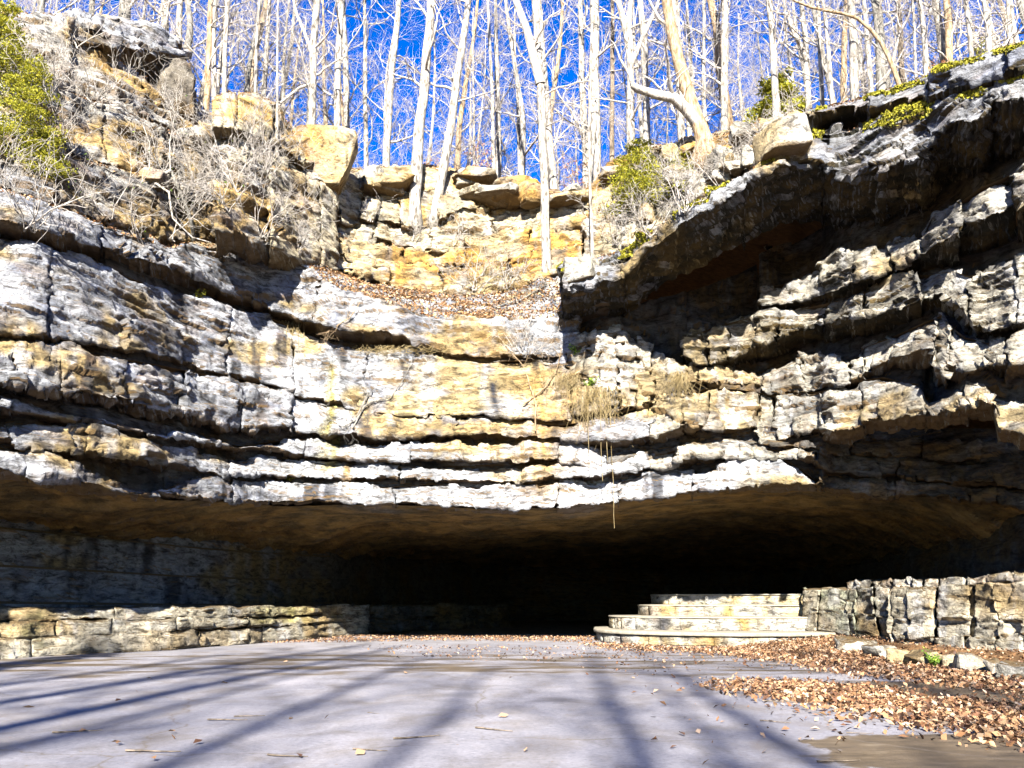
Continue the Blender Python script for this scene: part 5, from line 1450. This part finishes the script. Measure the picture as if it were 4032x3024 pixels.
# ---- bare shrubs
def shrub(name, label, base, stems, ln, seed, kids=(6, 5), spread=0.7, rad=0.022, mat='twig', leaves=0, lmat='green', group=None, lean=(0, 0), cat='shrub'):
    r = np.random.default_rng(seed)
    root = empty(name, tuple(base)); tag(root, label, cat, group)
    lp = []
    for k in range(stems):
        T = Tubes()
        a = r.uniform(0, 6.28)
        d = np.array([math.cos(a) * spread + lean[0], math.sin(a) * spread * 0.7 + lean[1], r.uniform(0.5, 1.1)])
        branch(T, r, (r.normal() * 0.08, r.normal() * 0.08, -0.1), d, ln * r.uniform(0.6, 1.2), rad * r.uniform(0.7, 1.3), 0, kids, 0.2, 0.05, 1.6)
        o = link('stem', T.mesh('stem'), M[mat]); o.parent = root
        if leaves:
            V = np.concatenate(T.V); lp.append(V[r.integers(0, len(V), leaves // stems)] + r.normal(size=(leaves // stems, 3)) * 0.05)
    if leaves:
        o = link('foliage', leaf_mesh('foliage', np.concatenate(lp), 0.09, r, 0.8, 0.5), M[lmat]); o.parent = root
    return root
SH = [((430, 850), 6, 1.9, 'wide twiggy shrub low on the brushy hillside', 60, (-0.5, -0.5)), ((640, 720), 6, 2.0, 'grey twiggy shrub halfway up the brushy hillside', 0, (-0.3, -0.4)), ((250, 640), 5, 1.8, 'thin shrub near the feathery evergreens', 0, (-0.2, -0.4)),
      ((830, 700), 5, 1.9, 'twiggy shrub below the leaning cream boulder', 40, (0.1, -0.4)), ((1030, 930), 7, 2.4, 'upright many-stemmed shrub in front of the tan wall', 0, (0.1, -0.2)), ((560, 960), 5, 1.4, 'low tangle on the ledge above the grey wall', 30, (0, -0.5)),
      ((120, 900), 5, 2.0, 'bare shrub leaning out over the shaded hollow', 0, (0.3, -0.7)), ((900, 830), 5, 1.8, 'brushy shrub under the cream blocks', 20, (0, -0.4)), ((1180, 1000), 5, 1.3, 'small shrub at the start of the leaf terrace', 0, (0, -0.2)),
      ((1870, 1140), 8, 1.6, 'cluster of thin upright stems before the low arch in the tan wall', 30, (0, -0.1)), ((1990, 1130), 5, 1.0, 'dead brush filling the low arch in the tan wall', 0, (0, -0.1)), ((2420, 960), 7, 1.7, 'bare brush on the roof edge beside the thin whip-like tree', 0, (0.2, -0.3)),
      ((2560, 930), 6, 1.5, 'brown brush along the roof edge below the bush', 0, (0, -0.3)), ((2700, 830), 6, 1.6, 'thin brush over the roof edge near the pale block', 0, (0, -0.2)), ((2900, 690), 5, 1.7, 'slender brush next to the pale block over the roof', 0, (0, -0.2)), ((1750, 870), 4, 1.0, 'small brush in the cleft under the leaning trunk', 0, (0, -0.2)),
      ((2080, 1400), 7, 1.2, 'twiggy bramble on the bed under the leaf terrace', 0, (0, -0.6)), ((700, 330), 5, 1.7, 'dark brush around the upright rock', 0, (0, -0.5)), ((380, 420), 6, 1.8, 'pale brush under the jutting slab', 0, (-0.1, -0.5)), ((60, 380), 5, 1.6, 'brush behind the yellow green sapling', 0, (0.2, -0.4))]
for k, (pp, st, ln, lab, lv, le) in enumerate(SH):
    shrub('bare_shrub', lab, snap(*pp), st + 2, ln * 1.3, 300 + k, leaves=lv, lmat='green', lean=le, group='bare shrubs on the cliff', spread=0.75, kids=(6, 4))

rs = np.random.default_rng(31)
for k in range(13):
    px = rs.uniform(-60, 1050); i_ = int(np.argmin(np.abs(PX - px)))
    py = rs.uniform(T8l[i_] + 40, E6l[i_] - 10)
    shrub('bare_shrub', 'tangled pale brush clinging to the hillside strata', snap(px, py), 5, rs.uniform(1.5, 2.8), 400 + k, lean=(rs.uniform(-0.5, 0.5), -0.5), group='brush on the hillside', spread=0.8, kids=(6, 4))
for k in range(12):
    px = rs.uniform(2330, 3130); i_ = int(np.argmin(np.abs(PX - px)))
    shrub('bare_shrub', 'thin brush along the rocks over the roof edge', snap(px, rs.uniform(TUR[i_] + 30, EUR[i_] - 20)), 5, rs.uniform(1.2, 2.2), 440 + k, lean=(0, -0.3), group='brush over the roof edge', spread=0.6, kids=(5, 4))
for k in range(8):
    px = rs.uniform(1350, 2150); i_ = int(np.argmin(np.abs(PX - px)))
    shrub('bare_shrub', 'small leafless brush on the broken ledges of the notch', snap(px, rs.uniform(TU1[i_], EU1[i_] - 10)), 4, rs.uniform(0.8, 1.5), 470 + k, lean=(0, -0.2), group='brush in the notch', spread=0.6, kids=(5, 4))
evergreen('evergreen_sapling', 'ragged yellow green sapling in the top corner over the hillside', snap(-40, 330), 3.2, 3.6, 21, 54, 170, 0.12)

# small tree whose pale limbs hang over the grey wall
def limb_tree():
    h = snap(762, 945)
    D = float(h[1]) - 0.5
    q = lambda x, y, o=0.0: P(x, y, D - o)
    path = [h, q(757, 873, 0.1), q(720, 775, 0.5), q(671, 671, 0.9)]
    ex = [([q(671, 671, .9), q(640, 690, 1.1), q(586, 708, 1.3), q(545, 760, 1.5), q(506, 812, 1.7), q(452, 848, 1.9), q(403, 946, 2.2)], 0.07, 0.03),
          ([q(600, 705, 1.2), q(540, 700, 1.5), q(488, 696, 1.7), q(410, 690, 1.9), q(330, 686, 2.1)], 0.045, 0.018),
          ([q(590, 707, 1.2), q(625, 730, 1.3), q(665, 757, 1.4), q(672, 810, 1.5), q(680, 860, 1.6), q(757, 934, 1.7), q(830, 955, 1.7)], 0.05, 0.018),
          ([q(671, 671, .9), q(668, 560, 1.0), q(690, 440, 1.0)], 0.03, 0.012), ([q(590, 700, 1.2), q(588, 560, 1.3), q(555, 470, 1.4), q(480, 400, 1.4)], 0.028, 0.01),
          ([q(420, 920, 2.1), q(300, 950, 2.4), q(150, 930, 2.6), q(20, 870, 2.8)], 0.026, 0.008)]
    make_tree('overhanging_tree', path, [0.07, 0.065, 0.06, 0.05], 'bark_grey', 777, limbs=8, limb_len=(1.0, 2.0), from_f=0.3, kids=(6, 5), twig='bark_pale', label='small bare tree with pale crooked limbs hanging over the grey wall', extra=ex, flare=1.2)
limb_tree()

# ---- hanging grass, vines
def tuft(label, px, py, w, ln, n, seed, vines=()):
    r = np.random.default_rng(seed)
    b = snap(px, py) + np.array([0, -0.08, 0])
    k = b[1] / F
    root = empty('hanging_grass', tuple(b)); tag(root, label, 'dry grass', 'dry grass hanging on the wall')
    T = Tubes()
    for i in range(n):
        x = r.normal() * w * k * 0.33
        p0 = np.array([x, -0.1 * r.uniform(), -abs(r.normal()) * 0.12])
        l_ = ln * k * r.uniform(0.4, 1.1)
        out = r.uniform(0.1, 0.35)
        l_ *= r.uniform(0.5, 1.0); pp = [p0, p0 + np.array([r.normal() * 0.06, -out * 0.7, 0.06]), p0 + np.array([r.normal() * 0.16, -out, -l_ * 0.35]), p0 + np.array([r.normal() * 0.30, -out * 1.05, -l_])]
        T.add(pp, [0.010, 0.009, 0.008, 0.005], 3)
    o = link('grass', T.mesh('grass'), M['straw']); o.parent = root; o['kind'] = 'stuff'
    for (dx, l_) in vines:
        T = Tubes()
        m = 12
        t = np.linspace(0, 1, m)
        pp = np.stack([dx * k + 0.05 * n1(t * 4 + dx, 33, 2), np.full(m, -0.42) - 0.25 * t, -0.1 - l_ * k * t], 1)
        T.add(pp, np.full(m, 0.012), 3)
        o = link('vine', T.mesh('vine'), M['straw']); o.parent = root
M['straw'] = bark_mat('straw', (0.12, 0.085, 0.03), (0.24, 0.19, 0.10), 5)
tuft('straw tuft with long thin vines hanging over the grey wall', 1135, 1275, 95, 190, 90, 1, [(-60, 420), (-20, 470), (-45, 300), (12, 200)])
tuft('largest curtain of dry grass hanging beside the ochre seam', 2335, 1530, 150, 250, 130, 2, [(60, 560), (20, 380), (-30, 330), (40, 300)])
tuft('small dry tuft hanging below the tooth-like blocks', 2660, 1475, 80, 150, 90, 3)
tuft('dry grass fringe under the terrace edge', 1560, 1372, 260, 40, 120, 4)
tuft('pale grass fringe on the ochre seam', 2230, 1480, 120, 110, 90, 5)

def creepers():
    for k, (lab, pts) in enumerate([
        ('bare brown vine climbing from the ochre seam toward the terrace', [(2105, 1700), (2110, 1600), (2085, 1520), (2060, 1440), (2000, 1380), (1960, 1330)]),
        ('crooked vine crossing the white streaked face', [(1390, 1690), (1440, 1600), (1540, 1570), (1590, 1500), (1640, 1390)]),
        ('pale fallen branch propped against the ochre seam', [(2060, 1600), (2140, 1540), (2190, 1470), (2210, 1380)]),
        ('thin vine on the darker side of the white face', [(1450, 1560), (1400, 1660), (1345, 1690), (1300, 1650)]),
        ('broken pale branch lying over the shadowed crack', [(1260, 1330), (1330, 1290), (1380, 1255), (1420, 1200)]),
        ('long bleached branch resting on the leaf terrace', [(1950, 1215), (2040, 1190), (2130, 1140), (2190, 1120)])]):
        hp = np.array([snap(x, y) for x, y in pts]) + np.array([0, -0.12, 0.03])
        hp[:, 1] = np.minimum(hp[:, 1], hp[:, 1].mean() + 1.0)
        s = np.linspace(0, len(hp) - 1, 18)
        p = np.stack([np.interp(s, range(len(hp)), hp[:, j]) for j in range(3)], 1)
        p[:, 0] += 0.08 * n1(s * 1.3 + k, 61, 2); p[:, 2] += 0.08 * n1(s * 1.3 + k, 62, 2)
        base = p[0].copy()
        root = empty('bare_vine', tuple(base)); tag(root, lab, 'vine')
        T = Tubes(); T.add(p - base, np.linspace(0.035, 0.014, 18), 5)
        r = np.random.default_rng(90 + k)
        for j in range(9):
            i = int(r.integers(2, 17))
            branch(T, r, p[i] - base, (r.normal(), -0.4, r.normal() * 0.8), r.uniform(0.4, 1.1), 0.014, 2, (0, 0, 3), 0.25, 0.0, 1.6)
        o = link('stem', T.mesh('stem'), M['bark_grey' if k % 2 else 'bark_warm']); o.parent = root
creepers()

def herb(label, base, n, size, spread, seed, mat='green', h=0.25):
    r = np.random.default_rng(seed)
    root = empty('small_plant', tuple(base)); tag(root, label, 'plant')
    T = Tubes(); lp = []
    for k in range(9):
        a = r.uniform(0, 6.28)
        p = wander(r, (0, 0, -0.03), (math.cos(a) * spread, math.sin(a) * spread - 0.2, 1), h * r.uniform(0.6, 1.2), 4, 0.15, 0.0)
        T.add(p, np.linspace(0.006, 0.003, 5), 3)
        t = r.uniform(1, 4, n // 9); q = np.stack([np.interp(t, range(5), p[:, j]) for j in range(3)], 1)
        lp.append(q + r.normal(size=q.shape) * 0.03)
    o = link('stem', T.mesh('stem'), M['bark_grey']); o.parent = root
    o = link('foliage', leaf_mesh('foliage', np.concatenate(lp), size, r, 0.7, 0.6), M[mat]); o.parent = root
g = G(3668, 2612, 0.2)
herb('bright green weed at the foot of the outcrop', g + np.array([0, -0.1, 0]), 260, 0.06, 0.8, 1, 'green', 0.34)
herb('green fern in the dark corner beside the tooth-like blocks', snap(2262, 1395), 220, 0.09, 0.9, 2, 'green', 0.5)
herb('green leaves at the top of the hanging grass curtain', snap(2320, 1525), 260, 0.09, 0.9, 3, 'green', 0.5)
herb('small green tuft on the lowest bed over the cave', snap(1140, 1893), 160, 0.08, 0.9, 4, 'needle', 0.35)
herb('yellow leaved sprig at the edge of the grey wall', snap(780, 1170), 160, 0.08, 0.9, 5, 'needle', 0.35)

# ---- unseen evergreen added beside the viewer to shade the near end of the ledge
evergreen('shade_evergreen', 'unseen dense evergreen added beside the viewer to shade the near end of the ledge', (-15.3, -1.5, 0), 17.0, 5.5, 90, 110, 60, 0.34)
